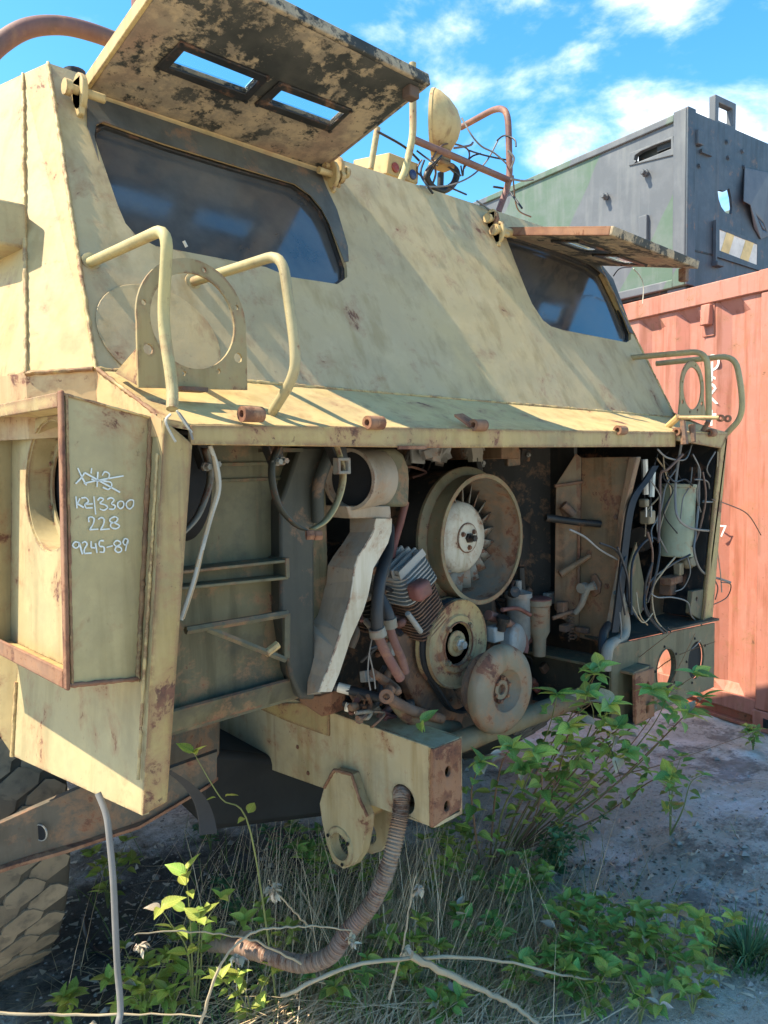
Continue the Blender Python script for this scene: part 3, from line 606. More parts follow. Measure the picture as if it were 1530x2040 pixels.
# hood strip and fascia
LL, LR_ = aY(383, 849, YF), aY(1450, 862, YF)
P('hood_strip', 'paint', TR, lambda b: b.prism([HT+V((0, 0, .002)), LL+V((0, 0, .004)), LR_, BR_, BL], V((0, .002, -.012))))
fz = [aY(380, 846, YF-.004), aY(900, 853, YF-.004), aY(1346, 862, YF-.004), aY(1346, 890, YF-.004), aY(850, 892, YF-.004), aY(381, 886, YF-.004)]
P('fascia', 'paint_rusty', TR, lambda b: b.prism(fz, V((0, .012, 0))), bevel=.002)
P('fascia', 'paint_rusty', TR, lambda b: b.prism([aY(*q, YF-.002) for q in ((1347, 862), (1449, 864), (1437, 893), (1347, 877))], V((0, .012, 0))), bevel=.002)
P('fascia_strip', 'rust', TR, lambda b: b.prism([aY(*q, YF-.010) for q in ((795, 888), (850, 888), (850, 895), (795, 895))], V((0, .005, 0))))
weld('weld_bead', [BL+V((0, -.006, .0)), HT+V((.0, .02, .008))], .005, TR, 'paint_rusty')
for u, v in ((487, 829), (735, 846), (945, 851), (1231, 861), (1348, 864), (1413, 866)):
    p = aY(u, v-4, YF-.004)
    P('hinge_bush', 'rust', TR, lambda b: b.lathe(p-V((.008, .002, 0)), (1, 0, 0), [(0, .0075), (0, .015), (.045, .015), (.045, .0075)], 14, True), smooth=40)
p = aY(945, 851, YF); P('hinge_tongue', 'rust', TR, lambda b: b.prism([aY(905, 830, YF+.012), aY(922, 828, YF+.03), aY(955, 848, YF), aY(935, 852, YF)], V((0, 0, .006))))
# armoured window shutters
def shutter(hL, hR, oL, oR, blocks, rim):
    n = (hR-hL).cross(oL-hL).normalized()
    if n.z < 0: n = -n
    u = (oL-hL)
    sh = P('window_shutter', 'shutter_paint', TR, lambda b: b.prism([hL, hR, oR, oL], n*.016, [q['in'] for q in blocks]), bevel=.002)
    for q in blocks:
        f = P('vision_frame', 'steel_black', sh, lambda b: b.prism([p-n*.007 for p in q['out']], n*.007, [[p-n*.007 for p in q['in']]]), bevel=.002)
        P('vision_pane', 'clear_block', sh, lambda b: b.prism([p-n*.002 for p in shrink(q['in'], -.001)], n*.022))
        for k in range(4): bolt(sh, (q['out'][k]*.8+q['in'][k]*.2)-n*.007, -n, .004, .003, 'steel_black')
    ex, ey = (hR-hL).normalized(), (oL-hL).normalized()
    P('rim', rim, sh, lambda b: b.prism([hL-ex*.010, oL-ex*.010, oL-ex*.010+n*.03, hL-ex*.010+n*.03], ex*.0098), bevel=.002)
    P('rim', 'shutter_paint', sh, lambda b: b.prism([hR, oR, oR+n*.03, hR+n*.03], ex*.010), bevel=.002)
    P('rim', 'shutter_paint', sh, lambda b: b.prism([oL-ex*.01+ey*.0002, oR+ex*.01+ey*.0002, oR+ex*.01+n*.03+ey*.0002, oL-ex*.01+n*.03+ey*.0002], ey*.012), bevel=.002)
    return sh, n
hL, hR = aS(178, 182), aS(640, 337); hR = V((hR.x, hL.y, hL.z)) if abs(hR.z-hL.z) < .05 else hR
oR = aX(846, 172, hR.x); oL = V((hL.x, oR.y, oR.z))
nf = (hR-hL).cross(oL-hL).normalized()
if nf.z < 0: nf = -nf
def aF(u, v): return aP(u, v, hL, nf)
vb = [dict(out=[aF(*q) for q in ((308, 131), (360, 79), (537, 150), (489, 201))], **{'in': [aF(*q) for q in ((337, 130), (366, 97), (514, 156), (489, 183))]}),
      dict(out=[aF(*q) for q in ((506, 205), (556, 160), (702, 216), (656, 260))], **{'in': [aF(*q) for q in ((533, 202), (560, 176), (685, 222), (658, 247))]})]
SH_L, _n1 = shutter(hL, hR, oL, oR, vb, 'paint')
h2L, h2R = aS(1012, 470), V((2.995, 0, 0)); h2R = V((2.995, h2L.y, h2L.z)); o2L = aX(1216, 470, h2L.x); o2R = V((2.995, o2L.y, o2L.z))
n2 = (h2R-h2L).cross(o2L-h2L).normalized(); n2 = -n2 if n2.z < 0 else n2
def q2(a, b): return h2L+(h2R-h2L)*a+(o2L-h2L)*b
vb2 = [dict(out=[q2(.10, .34), q2(.46, .34), q2(.46, .62), q2(.10, .62)], **{'in': [q2(.14, .40), q2(.42, .40), q2(.42, .56), q2(.14, .56)]}),
       dict(out=[q2(.54, .34), q2(.90, .34), q2(.90, .62), q2(.54, .62)], **{'in': [q2(.58, .40), q2(.86, .40), q2(.86, .56), q2(.58, .56)]})]
SH_R, _n2 = shutter(h2L, h2R, o2L, o2R, vb2, 'rust')
P('catch', 'rust_dark', SH_R, lambda b: b.box(o2R+V((-.05, .02, -.03)), .03, .03, .05), bevel=.003)
P('catch', 'rust_dark', SH_L, lambda b: b.box(aF(818, 176)+V((0, 0, -.012)), .035, .03, .03), bevel=.004)
def hinge(p, flip=1):
    h = P('shutter_hinge', 'paint', TR, lambda b: b.prism(circ(14, lambda a: p+V((0, -.030*math.cos(a), .040*math.sin(a)))) , V((.014*flip, 0, 0))).prism([p+V((0, .05, -.06)), p+V((0, .03, .03)), p+V((0, -.02, .03)), p+V((0, -.01, -.05))], V((.012*flip, 0, 0))), bevel=.003)
    P('hinge_pin', 'paint', h, lambda b: b.lathe(p+V((-.03*flip, -.004, 0)), (flip, 0, 0), [(0, .010), (0, .017), (.014, .017), (.014, .010), (.09, .010)], 10), smooth=40)
hinge(aS(150, 185, .02)+V((0, -.01, 0))); hinge(aS(675, 340, .02), -1); hinge(aS(665, 350, .02), -1)
hinge(aS(978, 438, .02)); hinge(aS(990, 462, .02))
P('hinge_bar', 'paint', TR, lambda b: b.tube([aS(985, 455, .03), h2L+V((.03, -.01, .01))], .016, 10), smooth=40)
P('periscope_cap', 'steel_black', TR, lambda b: b.lathe(aS(192, 160)+V((0, .12, -.06)), (0, 0, 1), [(0, .018), (.09, .018), (.09, .026), (.125, .026), (.125, .02)], 14), smooth=40)
# bracket welded to the cab side, far left
P('mirror_bracket', 'paint_green', TR, lambda b: b.hexa([V((.50, 1.63, 2.05)), V((.575, 1.63, 2.05)), V((.575, 1.63, 2.14)), V((.50, 1.63, 2.14)), V((.48, 1.75, 2.03)), V((.57, 1.75, 2.03)), V((.57, 1.75, 2.15)), V((.48, 1.75, 2.15))]), bevel=.006)
pc = aS(322, 668, .004)
uS = V((1, 0, 0)); vS = V((0, .437, .899))
P('round_patch', 'paint_slope', TR, lambda b: b.prism([p for p in circ(44, lambda a: pc+uS*.135*math.cos(a)+vS*.125*math.sin(a))], nS*.003), bevel=.001)
# headlamp guards, left pair
GX1, GX2 = aS(180, 523).x, aS(385, 563).x
def guard(path, r=.0125): return P('guard_bar', 'guard_paint', TR, lambda b: b.tube(corner_path(path, .045, 6), r, 10), smooth=60)
gx = .655
g1 = guard([aS(178, 524)+V((0, .01, 0)), aX(335, 452, gx), aX(324, 640, gx), aX(344, 770, gx), aX(343, 815, gx-.012)], .0105)
g2 = guard([aS(382, 562)+V((0, .01, 0)), aX(562, 505, .895), aX(588, 690, .895), aX(588, 748, .895), aX(538, 828, .895)], .0105)
for p in (aS(180, 523), aS(384, 562)): P('guard_foot', 'guard_paint', TR, lambda b: b.lathe(p+V((0, .002, 0)), (0, -1, .1), [(0, .019), (.006, .019), (.010, .012)], 14), smooth=40)
# headlamp ring plates
def lamp_ring(pl, Y, cpx, R0, R1, base_px, gl):
    c = aY(*cpx, Y); b0, b1 = aY(*base_px[0], Y), aY(*base_px[1], Y)
    arc = [c+V((R0*math.cos(a), 0, R0*math.sin(a))) for a in [math.pi*(-.08+1.16*k/28) for k in range(29)]]
    loop = [V((b1.x, Y, b1.z))]+[V((c.x+R0, Y, c.z-R0*.35))]+arc[1:-1]+[V((c.x-R0, Y, c.z-R0*.35)), V((b0.x, Y, b0.z))]
    holes = [circ(36, lambda a: c+V((R1*math.cos(a), 0, R1*math.sin(a))))]
    for k, rr in ((.12, .005), (.42, .005), (.93, .005), (1.18, .010), (1.82, .010), (1.42, .005), (1.66, .005)):
        rad = (R0+R1)/2*(1.0 if rr < .008 else 1.10); a = k*math.pi
        holes.append(circ(8, lambda q: c+V((rad*math.cos(a)+rr*math.cos(q), 0, rad*math.sin(a)+rr*math.sin(q)))))
    o = P('headlamp_ring', 'ring_paint', TR, lambda b: b.prism(loop, V((0, .006, 0)), holes), bevel=.001)
    return o, c
Yr = 1.285
rg, rc = lamp_ring(TR, Yr, (387, 640), .117, .090, ((276, 772), (493, 777)), None)
a, b_, c_ = aY(278, 686, Yr), aY(277, 770, Yr), aY(243, 733, Yr+.06)
P('gusset', 'paint_rusty', rg, lambda b: b.prism([a, b_, V((b_.x-.001, Yr+.075, b_.z+.03)), V((b_.x-.012, Yr+.07, b_.z+.03))], V((.005, 0, 0))))
P('pad', 'rust_dark', rg, lambda b: b.box(aY(381, 776, Yr-.012), .055, .03, .008))
# right pair
gr1, gr2 = 2.66, 2.90
def mguard(path): return P('guard_bar', 'guard_paint', TR, lambda b: b.tube(corner_path(path, .06, 6), .0115, 10), smooth=60)
pA = aS(1260, 712); pB = aS(1312, 724)
mguard([pA+V((0, .01, 0)), aX(1408, 699, pA.x), aX(1412, 770, pA.x), aX(1412, 838, pA.x)])
mguard([pB+V((0, .01, 0)), aX(1465, 708, pB.x+.02), aX(1478, 780, pB.x+.02), aX(1478, 832, pB.x+.02), aX(1445, 866, pB.x)])
lamp_ring(TR, 1.325, (1380, 774), .112, .085, ((1352, 832), (1408, 838)), None)
P('latch_arm', 'paint', TR, lambda b: b.tube([aY(1352, 832, YF+.01), aY(1432, 832, YF-.12)], .007, 8).tube([aY(1330, 850, YF+.06), aY(1352, 830, YF+.01)], .012, 8))
P('latch_ring', 'rust', TR, lambda b: b.lathe(aY(1434, 833, YF-.12), (1, 0, 0), [(0, .006), (0, .013), (.012, .013), (.012, .006)], 12, True).lathe(aY(1449, 834, YF-.13), (1, 0, 0), [(0, .006), (0, .013), (.008, .013), (.008, .006)], 12, True), smooth=40)
P('latch_link', 'rust_dark', TR, lambda b: b.tube([aY(1360, 838, YF-.02), aY(1364, 885, YF-.03)], [.010, .014], 8).tube([aY(1378, 846, YF-.02), aY(1382, 880, YF-.03)], [.014, .008], 8).tube([aY(1398, 862, YF+.02), aY(1412, 838, YF-.02)], .009, 8))
# air intake box on the left flank
bTL, bBL = aY(125, 785, 1.195), aY(137, 1370, 1.195)
bTR, bBR = aH(303, 833), aH(277, 1356)
BX = empty('intake_box', (bTL+bBL+bTR+bBR)/4+V((0, .3, 0)), parent=TR)
dvec = V((0, .415, 0)); dlong = V((0, .66, 0))
P('front_panel', 'paint_green', BX, lambda b: b.prism([bTL, bTR, bBR, bBL], V((0, .008, 0))), bevel=.002)
P('top_plate', 'paint', BX, lambda b: b.prism([bTL+V((0, .009, 0)), bTR+V((.0, .009, 0)), bTR+dlong, bTL+dlong], V((0, 0, -.008))))
P('bottom_plate', 'paint_rusty', BX, lambda b: b.prism([bBL+V((0, .009, 0)), bBR+V((.0, .009, 0)), bBR+dlong, bBL+dlong], V((0, 0, .008))))
P('end_plate', 'paint_green', BX, lambda b: b.prism([bTL+dvec, bTR+dvec, bBR+dvec, bBL+dvec], V((0, .008, 0))))
ex = V((1, 0, 0))
P('edge_strip', 'rust', BX, lambda b: b.prism([bBL+V((-.004, .014, -.004)), bBL+V((-.004, .66, -.004)), bBL+V((-.004, .66, .026)), bBL+V((-.004, .014, .026))], ex*.0055), bevel=.002)
P('edge_strip', 'paint_rusty', BX, lambda b: b.prism([bTL+V((-.004, .014, .004)), bTL+V((-.004, .66, .004)), bTL+V((-.004, .66, -.020)), bTL+V((-.004, .014, -.020))], ex*.0055), bevel=.002)
P('edge_strip', 'rust', BX, lambda b: b.prism([bTL+V((-.005, -.005, .006)), bBL+V((-.005, -.005, -.004)), bBL+V((-.005, .012, -.004)), bTL+V((-.005, .012, .006))], ex*.0065), bevel=.003)
for a, b_ in ((bTL, bBL),): weld('weld_bead', [a+V((.005, -.002, 0)), b_+V((.005, -.002, 0))], .003, BX, 'paint_rusty')
weld('weld_bead', [bTR+V((-.004, -.003, 0)), bBR+V((-.004, -.003, 0))], .006, BX, 'paint_rusty'); weld('weld_bead', [bBL+V((0, -.003, .004)), bBR+V((0, -.003, .004))], .005, BX, 'rust'); weld('weld_bead', [bTL+V((0, -.002, 0)), bTR+V((0, -.002, 0))], .003, BX, 'paint')
Q0, Q1 = bTL+(bTR-bTL)*.36, bBL+(bBR-bBL)*.36
wH = (Q0-Q1).normalized(); axH = V((0, 1, 0)).cross(wH).normalized()
if axH.x < 0: axH = -axH
pL, pT, pB = aP(51, 967, Q0, axH), aP(95, 836, Q0, axH), aP(105, 1100, Q0, axH)
RH = (pT-pB).length/2; HC = V((0, pL.y-RH, (pT.z+pB.z)/2)); HC = Q1+wH*((HC.z-Q1.z)/wH.z)+V((0, HC.y-Q1.y, 0))
P('inner_plate', 'paint_green', BX, lambda b: b.prism([Q0+V((0, .009, -.009)), Q0+dvec+V((0, -.001, -.009)), Q1+dvec+V((0, -.001, .009)), Q1+V((0, .009, .009))], axH*.006, [circ(36, lambda a: HC+uH*min(RH, 1)*math.cos(a)+wH*RH*math.sin(a))] if HC.y-RH > Q0.y+.015 else [[p for p in circ(36, lambda a: V((0, max(HC.y+RH*math.cos(a), Q0.y+.014)-HC.y, 0))+HC+wH*RH*math.sin(a))]]))
P('intake_ring', 'paint_green', BX, lambda b: b.lathe(HC+axH*.004, axH, [(0, RH+.001), (.045, RH+.001), (.045, RH-.018), (.041, RH-.018), (.041, RH-.003), (0, RH-.003)], 40, True), smooth=40)
P('intake_duct', 'void', BX, lambda b: b.lathe(HC+axH*.055, axH, [(0, RH-.001), (.22, RH-.01)], 40), smooth=40)
for k in range(8): bolt(BX, HC+axH*.041+uH*(RH-.012)*math.cos(k*.785+.4)+wH*(RH-.012)*math.sin(k*.785+.4), -axH, .0035, .003, 'rust')
# handwriting in chalk on the front panel
def chalk(strokes, w=9.5):
    for st in strokes:
        pts = [aY(140+x/9.271, 900+y/9.271, 1.195-.0012) for x, y in (st if len(st) == 2 else [(p.x, p.y) for p in smooth_path([V((x, y, 0)) for x, y in st], 4)])]
        pts = [p+(V((bTR-bTL)).normalized()*0) for p in pts]
        mb = MB(); hw = .0012; L_ = []; R2 = []
        for i, p in enumerate(pts):
            t = (pts[min(i+1, len(pts)-1)]-pts[max(i-1, 0)]).normalized(); s_ = V((-t.z, 0, t.x)); k = hw*random.uniform(.75, 1.2)
            # lie on the panel itself, which is a little skew
            L_.append(p+s_*k); R2.append(p-s_*k)
        m = len(pts); pl = [on_panel(q) for q in L_+R2]
        mb.add(pl, [(i, i+1, m+i+1, m+i) for i in range(m-1)]); mb.build('chalk_stroke', 'chalk', BX)
pn = (bTR-bTL).cross(bBL-bTL).normalized()
def on_panel(q):
    d = (q-CAM); k = (bTL-CAM).dot(pn)/d.dot(pn); return CAM+d*k*.9985
chalk([[(140, 300), (215, 470), (300, 620)], [(100, 590), (210, 475), (265, 385)], [(265, 385), (920, 750)], [(250, 585), (500, 530), (985, 445)], [(395, 300), (385, 400)], [(510, 370), (495, 650)], [(590, 440), (640, 370), (720, 410), (700, 490), (610, 540), (740, 560), (765, 630), (700, 695), (600, 655)], [(390, 500), (500, 545), (610, 520)]])
chalk([[(105, 825), (125, 1045)], [(180, 860), (130, 960)], [(130, 960), (250, 1030)], [(205, 855), (290, 850), (335, 920), (270, 970), (290, 1040)], [(290, 1040), (415, 1035)], [(270, 970), (415, 960)], [(435, 825), (470, 1160)],
       [(505, 900), (550, 850), (615, 880), (550, 950), (640, 980), (690, 1030), (620, 1080), (545, 1055)], [(680, 880), (750, 850), (810, 890), (760, 960), (830, 1000), (800, 1060), (710, 1055)], [(930, 910), (880, 940), (880, 1010), (930, 1050), (985, 1000), (980, 930), (930, 910)], [(1100, 890), (1040, 940), (1040, 1010), (1095, 1055), (1160, 1000), (1165, 900), (1100, 890)]])
chalk([[(345, 1300), (340, 1220), (390, 1205), (440, 1240), (420, 1340), (355, 1440)], [(355, 1440), (520, 1430)], [(515, 1250), (570, 1215), (625, 1250), (610, 1350), (555, 1440)], [(555, 1440), (730, 1425)], [(880, 1230), (820, 1200), (740, 1240), (740, 1290), (850, 1330), (910, 1370), (850, 1420), (760, 1400), (750, 1330), (850, 1290), (880, 1230)]])
chalk([[(160, 1680), (90, 1665), (45, 1730), (100, 1780), (160, 1740), (165, 1680), (225, 1895)], [(215, 1690), (270, 1660), (310, 1710), (260, 1800), (260, 1880)], [(260, 1880), (395, 1870)], [(385, 1650), (385, 1770)], [(385, 1770), (460, 1775)], [(465, 1690), (495, 1870)], [(620, 1645), (545, 1650), (540, 1740), (620, 1760), (620, 1850), (545, 1850)], [(670, 1765), (785, 1735)],
       [(925, 1665), (860, 1640), (805, 1690), (840, 1740), (930, 1770), (945, 1830), (880, 1860), (825, 1810), (860, 1750), (925, 1710), (925, 1665)], [(1060, 1620), (1010, 1605), (975, 1670), (1010, 1720), (1060, 1690), (1065, 1620), (1045, 1700), (1018, 1835)]])
# spotlight, roof rail and marker box on the roof
yR = 1.86
sp0 = aY(886, 345, yR)
SL = empty('spotlight', aY(886, 368, yR), parent=TR)
sa = V((-.55, .835, .04)).normalized(); sc0 = aY(886, 250, yR)
P('lamp_shell', 'paint', SL, lambda b: b.lathe(sc0-sa*(-.035), -sa, [(0, .122), (.008, .122), (.022, .115), (.054, .088), (.082, .05), (.094, .015)], 32), smooth=60)
P('lamp_rim', 'paint', SL, lambda b: b.lathe(sc0+sa*.030, sa, [(0, .115), (0, .125), (.012, .125), (.012, .115)], 32, True), smooth=40)
P('lens', 'dusty_glass', SL, lambda b: b.lathe(sc0+sa*.036, sa, [(0, .117), (.004, .117)], 32))
P('lamp_neck', 'paint_rusty', SL, lambda b: b.box(aY(880, 312, yR), .05, .05, .05).box(aY(880, 330, yR), .085, .06, .02), bevel=.006)
P('yoke', 'steel_black', SL, lambda b: b.tube(smooth_path([aY(858, 334, yR), aY(850, 352, yR), aY(860, 372, yR), aY(880, 380, yR), aY(902, 368, yR), aY(910, 345, yR), aY(900, 332, yR)], 5), .013, 8).tube([aY(878, 345, yR), aY(877, 378, yR)], .012, 8), smooth=60)
rr = .0125
P('roof_rail', 'guard_paint', TR, lambda b: b.tube(corner_path([aY(795, 368, 1.79), aY(808, 338, 1.79), aY(823, 270, 1.79), aY(822, 126, 1.79)], .04), rr, 10), smooth=60)
P('roof_rail', 'brown_pipe', TR, lambda b: b.tube([aY(822, 277, 1.79), aY(1016, 360, 1.79)], rr, 10), smooth=60)
P('roof_rail', 'brown_pipe', TR, lambda b: b.tube(corner_path([aY(992, 424, 1.79), aY(1016, 360, 1.79), aY(1012, 222, 1.80), aY(990, 214, 1.9), aY(918, 254, 2.1)], .06), rr, 10), smooth=60)
P('roof_rail', 'guard_paint', TR, lambda b: b.tube([aY(738, 338, 1.87), aY(752, 255, 1.87)], .011, 10), smooth=60)
mb0 = [aY(*q, 1.86) for q in ((772, 346), (833, 367), (835, 326), (776, 303))]
MK = P('marker_box', 'paint', TR, lambda b: b.prism(mb0, V((-.05, .13, 0))), bevel=.004)
for (u, v), m in (((787, 334), 'lamp_red'), ((804, 344), 'lamp_blue'), ((822, 348), 'lamp_blue')): P('marker_lamp', m, MK, lambda b: b.lathe(aY(u, v, 1.859), (0, -1, 0), [(0, .017), (.004, .017), (.007, .012)], 16), smooth=40)
P('roof_pipe', 'brown_pipe', TR, lambda b: b.tube(smooth_path([V((aY(-75, 200, 2.3).x, 2.3, 2.5)), aY(-60, 160, 2.3), aY(-40, 130, 2.3), aY(0, 88, 2.3), aY(50, 58, 2.3), aY(105, 50, 2.3), aY(160, 58, 2.3), aY(235, 84, 2.3), aY(300, 120, 2.3), V((aY(330, 150, 2.3).x, 2.3, 2.5))], 6), .026, 14), smooth=60)
P('roof_post', 'maroon', TR, lambda b: b.tube([V((aY(278, 60, 2.0).x, 2.0, 2.5)), aY(278, 60, 2.0), aY(276, -10, 2.0)], .02, 10), smooth=60)
tuft = []

# ------------------------------------------------------------------ engine bay
# dark surrounds
P('firewall', 'steel_black', TR, lambda b: b.box((1.82, 2.25, 1.36), 2.4, .02, .80).box((2.45, 2.23, .90), 1.1, .02, .75))
P('inner_wheel_panel', 'steel_black', TR, lambda b: b.box((2.93, 1.90, .75), .02, .72, .44))
P('tunnel_wall', 'steel_black', TR, lambda b: b.box((2.37, 1.85, 1.29), .02, .80, .70))
P('bay_roof', 'steel_black', TR, lambda b: b.prism([V((.64, 1.25, 1.655)), V((3.0, 1.25, 1.655)), V((3.0, 2.24, 1.75)), V((.64, 2.24, 1.75))], V((0, 0, .008))))
P('bay_roof_rib', 'bulkhead', TR, lambda b: b.hexa([V((2.0, 1.5, 1.60)), V((2.1, 1.5, 1.60)), V((2.1, 1.5, 1.645)), V((2.0, 1.5, 1.645)), V((2.0, 2.2, 1.60)), V((2.1, 2.2, 1.60)), V((2.1, 2.2, 1.645)), V((2.0, 2.2, 1.645))]), bevel=.004)
YB = 1.40
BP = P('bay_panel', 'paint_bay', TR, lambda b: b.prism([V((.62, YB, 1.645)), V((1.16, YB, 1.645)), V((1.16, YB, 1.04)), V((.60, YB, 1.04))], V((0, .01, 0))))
for z in (1.60, 1.565): P('panel_rib', 'paint_bay', BP, lambda b: b.box((.87, YB-.003, z), .46, .006, .008), bevel=.002)
P('cable_tray', 'paint_bay', BP, lambda b: b.box(aY(560, 897, 1.34), .10, .03, .008))
# column between the cooler bay and the engine
colp = [(596, 888), (656, 888), (628, 968), (627, 1100), (628, 1395), (600, 1395), (578, 1345), (559, 1220), (558, 1000), (570, 970)]
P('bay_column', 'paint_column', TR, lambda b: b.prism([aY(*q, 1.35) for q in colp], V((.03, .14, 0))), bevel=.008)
P('brace_pipe', 'paint_column', TR, lambda b: b.tube(corner_path([aY(662, 888, 1.33), aY(632, 968, 1.33), aY(634, 1040, 1.34)], .03), .015, 10), smooth=60)
def xbar(name, m, a, b, h, y0, d, parent=TR, **k):           # flat bar along x between two pixels, h tall downward, d deep
    p, q = aY(*a, y0), aY(*b, y0); return P(name, m, parent, lambda B: B.hexa([p, q, q-V((0, 0, h)), p-V((0, 0, h)), p+V((0, d, 0)), q+V((0, d, 0)), q+V((0, d, -h)), p+V((0, d, -h))]), **k)
xbar('rail', 'paint_bay', (330, 1140), (575, 1114), .007, 1.33, .06, bevel=.002); xbar('rail', 'paint_bay', (330, 1172), (575, 1148), .007, 1.33, .06, bevel=.002)
xbar('rail_web', 'paint_bay', (330, 1144), (572, 1120), .028, 1.375, .006); xbar('rail_end', 'paint_bay', (569, 1112), (577, 1111), .045, 1.328, .065, bevel=.002)
fb = lambda q: aY(*q, 1.33)
P('bracket', 'paint_bay', TR, lambda b: b.tube([fb((370, 1256)), fb((572, 1222))], .0085, 6).tube([fb((571, 1222)), fb((570, 1310))], .0085, 6).tube([fb((412, 1252)), fb((568, 1314))], .0075, 6), smooth=30)
P('bracket_stub', 'paint', TR, lambda b: b.tube([fb((530, 1302)), fb((553, 1284))], .0095, 8))
zS = 1.055
s0, s1 = aZ(330, 1425, zS), aZ(596, 1350, zS)
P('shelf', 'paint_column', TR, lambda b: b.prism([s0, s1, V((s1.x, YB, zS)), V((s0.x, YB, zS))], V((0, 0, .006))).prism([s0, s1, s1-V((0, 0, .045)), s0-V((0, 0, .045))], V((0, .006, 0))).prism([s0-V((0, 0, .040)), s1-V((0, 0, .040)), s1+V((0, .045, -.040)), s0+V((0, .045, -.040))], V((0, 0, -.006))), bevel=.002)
P('lower_plate', 'paint_bay', TR, lambda b: b.prism([V((.62, YB-.01, 1.05)), V((1.14, YB-.01, 1.05)), V((1.14, YB-.03, 1.10)), V((.62, YB-.03, 1.10))], V((0, .004, .004))))
P('spring_shackle_plate', 'bar_dusty', TR, lambda b: b.prism([aY(*q, 1.93) for q in ((360, 1420), (440, 1400), (438, 1500), (418, 1545), (330, 1610), (290, 1590), (335, 1500))], V((.0, .02, 0))), bevel=.004)
# clamp straps hanging in the bay
def strap(px, Y, w=.022, m='guard_paint'):
    pts = smooth_path([aY(u, v, Y) for u, v in px], 5); mb = MB(); n = len(pts)
    for p in pts: mb.v += [p, p+V((0, w, 0))]
    mb.f = [(2*i, 2*i+1, 2*i+3, 2*i+2) for i in range(n-1)]; o = mb.build('clamp_strap', m, TR, smooth=60)
    so = o.modifiers.new('thick', 'SOLIDIFY'); so.thickness = .004; return o
strap([(416, 892), (426, 940), (422, 975), (400, 1030), (366, 1068)], 1.23, .02, 'grey_steel')
strap([(560, 888), (546, 925), (548, 968), (562, 1012), (590, 1045), (612, 1058)], 1.23, .02, 'paint_column')
strap([(676, 885), (690, 935), (687, 975), (672, 1015), (652, 1042), (628, 1056)], 1.235, .02)
for u, v in ((610, 1066), (626, 1067)): P('clamp_lug', 'rust', TR, lambda b: b.lathe(aY(u, v, 1.225), (.9, -.4, 0), [(0, .005), (0, .011), (.016, .011), (.016, .005)], 6, True))
for (u, v) in ((408, 912), (549, 905), (676, 905)):
    P('hanger', 'steel_black', TR, lambda b: b.prism([aY(u-16, 884, 1.25), aY(u+14, 884, 1.25), aY(u+20, v+22, 1.25), aY(u+2, v+24, 1.25)], V((0, .03, 0))), bevel=.003)
p = aY(687, 928, 1.225); P('clamp_yoke', 'grey_steel', TR, lambda b: b.prism([p+V((-.018, 0, -.018)), p+V((.018, 0, -.018)), p+V((.018, 0, .018)), p+V((-.018, 0, .018))], V((0, .02, 0)), [[p+V((-.011, 0, -.011)), p+V((.011, 0, -.011)), p+V((.011, 0, .011)), p+V((-.011, 0, .011))]]), bevel=.002)
for u, v in ((408, 930), (425, 925), (548, 920), (560, 918)): bolt(TR, aY(u, v, 1.24), (0, -1, 0), .006, .02, 'grey_steel', 'clamp_bolt')
# exhaust elbow and flat duct
DU = empty('air_duct', aY(700, 1200, 1.3), parent=TR)
eo = aY(696, 955, 1.33)
P('elbow', 'duct_side', DU, lambda b: b.lathe(eo, (.97, .24, 0), [(-.004, .066), (-.004, .074), (.10, .076), (.10, .066)], 36, True), smooth=40)
P('elbow_shroud', 'paint_bay', DU, lambda b: b.prism([aY(*q, 1.315) for q in ((727, 893), (790, 893), (806, 905), (816, 930), (818, 955), (816, 1010), (726, 1010), (732, 980), (733, 930))], V((.02, .12, 0))), bevel=.012, seg=4)
P('elbow_inside', 'void', DU, lambda b: b.lathe(eo+V((.02, .005, 0)), (.97, .24, 0), [(0, .066), (.07, .064)], 30))
P('duct_neck', 'duct_side', DU, lambda b: b.hexa([aY(690, 1008, 1.325), aY(778, 1008, 1.30), aY(780, 1033, 1.30), aY(698, 1033, 1.325), aY(690, 1008, 1.325)+V((0, .1, 0)), aY(778, 1008, 1.30)+V((0, .1, 0)), aY(780, 1033, 1.30)+V((0, .1, 0)), aY(698, 1033, 1.325)+V((0, .1, 0))]), bevel=.003)
cr_ = [(749, 1033), (742, 1060), (725, 1088), (712, 1108), (704, 1135), (702, 1158), (697, 1190), (688, 1222), (677, 1258), (667, 1291), (655, 1325), (645, 1350), (633, 1379)]
rt_ = [(781, 1033), (780, 1058), (773, 1082), (757, 1110), (744, 1132), (739, 1158), (733, 1188), (724, 1216), (711, 1245), (698, 1275), (686, 1312), (676, 1342), (661, 1378)]
lf_ = [(697, 1033), (697, 1060), (683, 1082), (664, 1108), (653, 1127), (650, 1162), (640, 1190), (629, 1222), (622, 1240), (618, 1254), (615, 1300), (613, 1340), (612, 1384)]
def duct_poly(b, side):
    C_ = [aY(u, v, 1.30) for u, v in cr_]; R_ = [aY(u, v, 1.30) for u, v in rt_]; n = len(C_)
    L_ = []
    for (u, v), c in zip(lf_, C_):
        q = aX(u, v, c.x); q = c+(q-c)*min(1, .16/max(1e-4, (q-c).length)); L_.append(V((c.x, q.y, c.z+(q.z-c.z))))
    B_ = [r+(l-c) for r, l, c in zip(R_, L_, C_)]
    return C_, R_, L_, B_
C_, R_, L_, B_ = duct_poly(None, 0); n_ = len(C_)
def ribbon(name, m, A, B, off): 
    return P(name, m, DU, lambda b: b.add(A+B, [(i, i+1, n_+i+1, n_+i) for i in range(n_-1)]))
ribbon('duct_front', 'duct_white', C_, R_, 0); ribbon('duct_side', 'duct_side', L_, C_, 0); ribbon('duct_side', 'duct_side', R_, B_, 0); ribbon('duct_back', 'duct_side', B_, L_, 0)
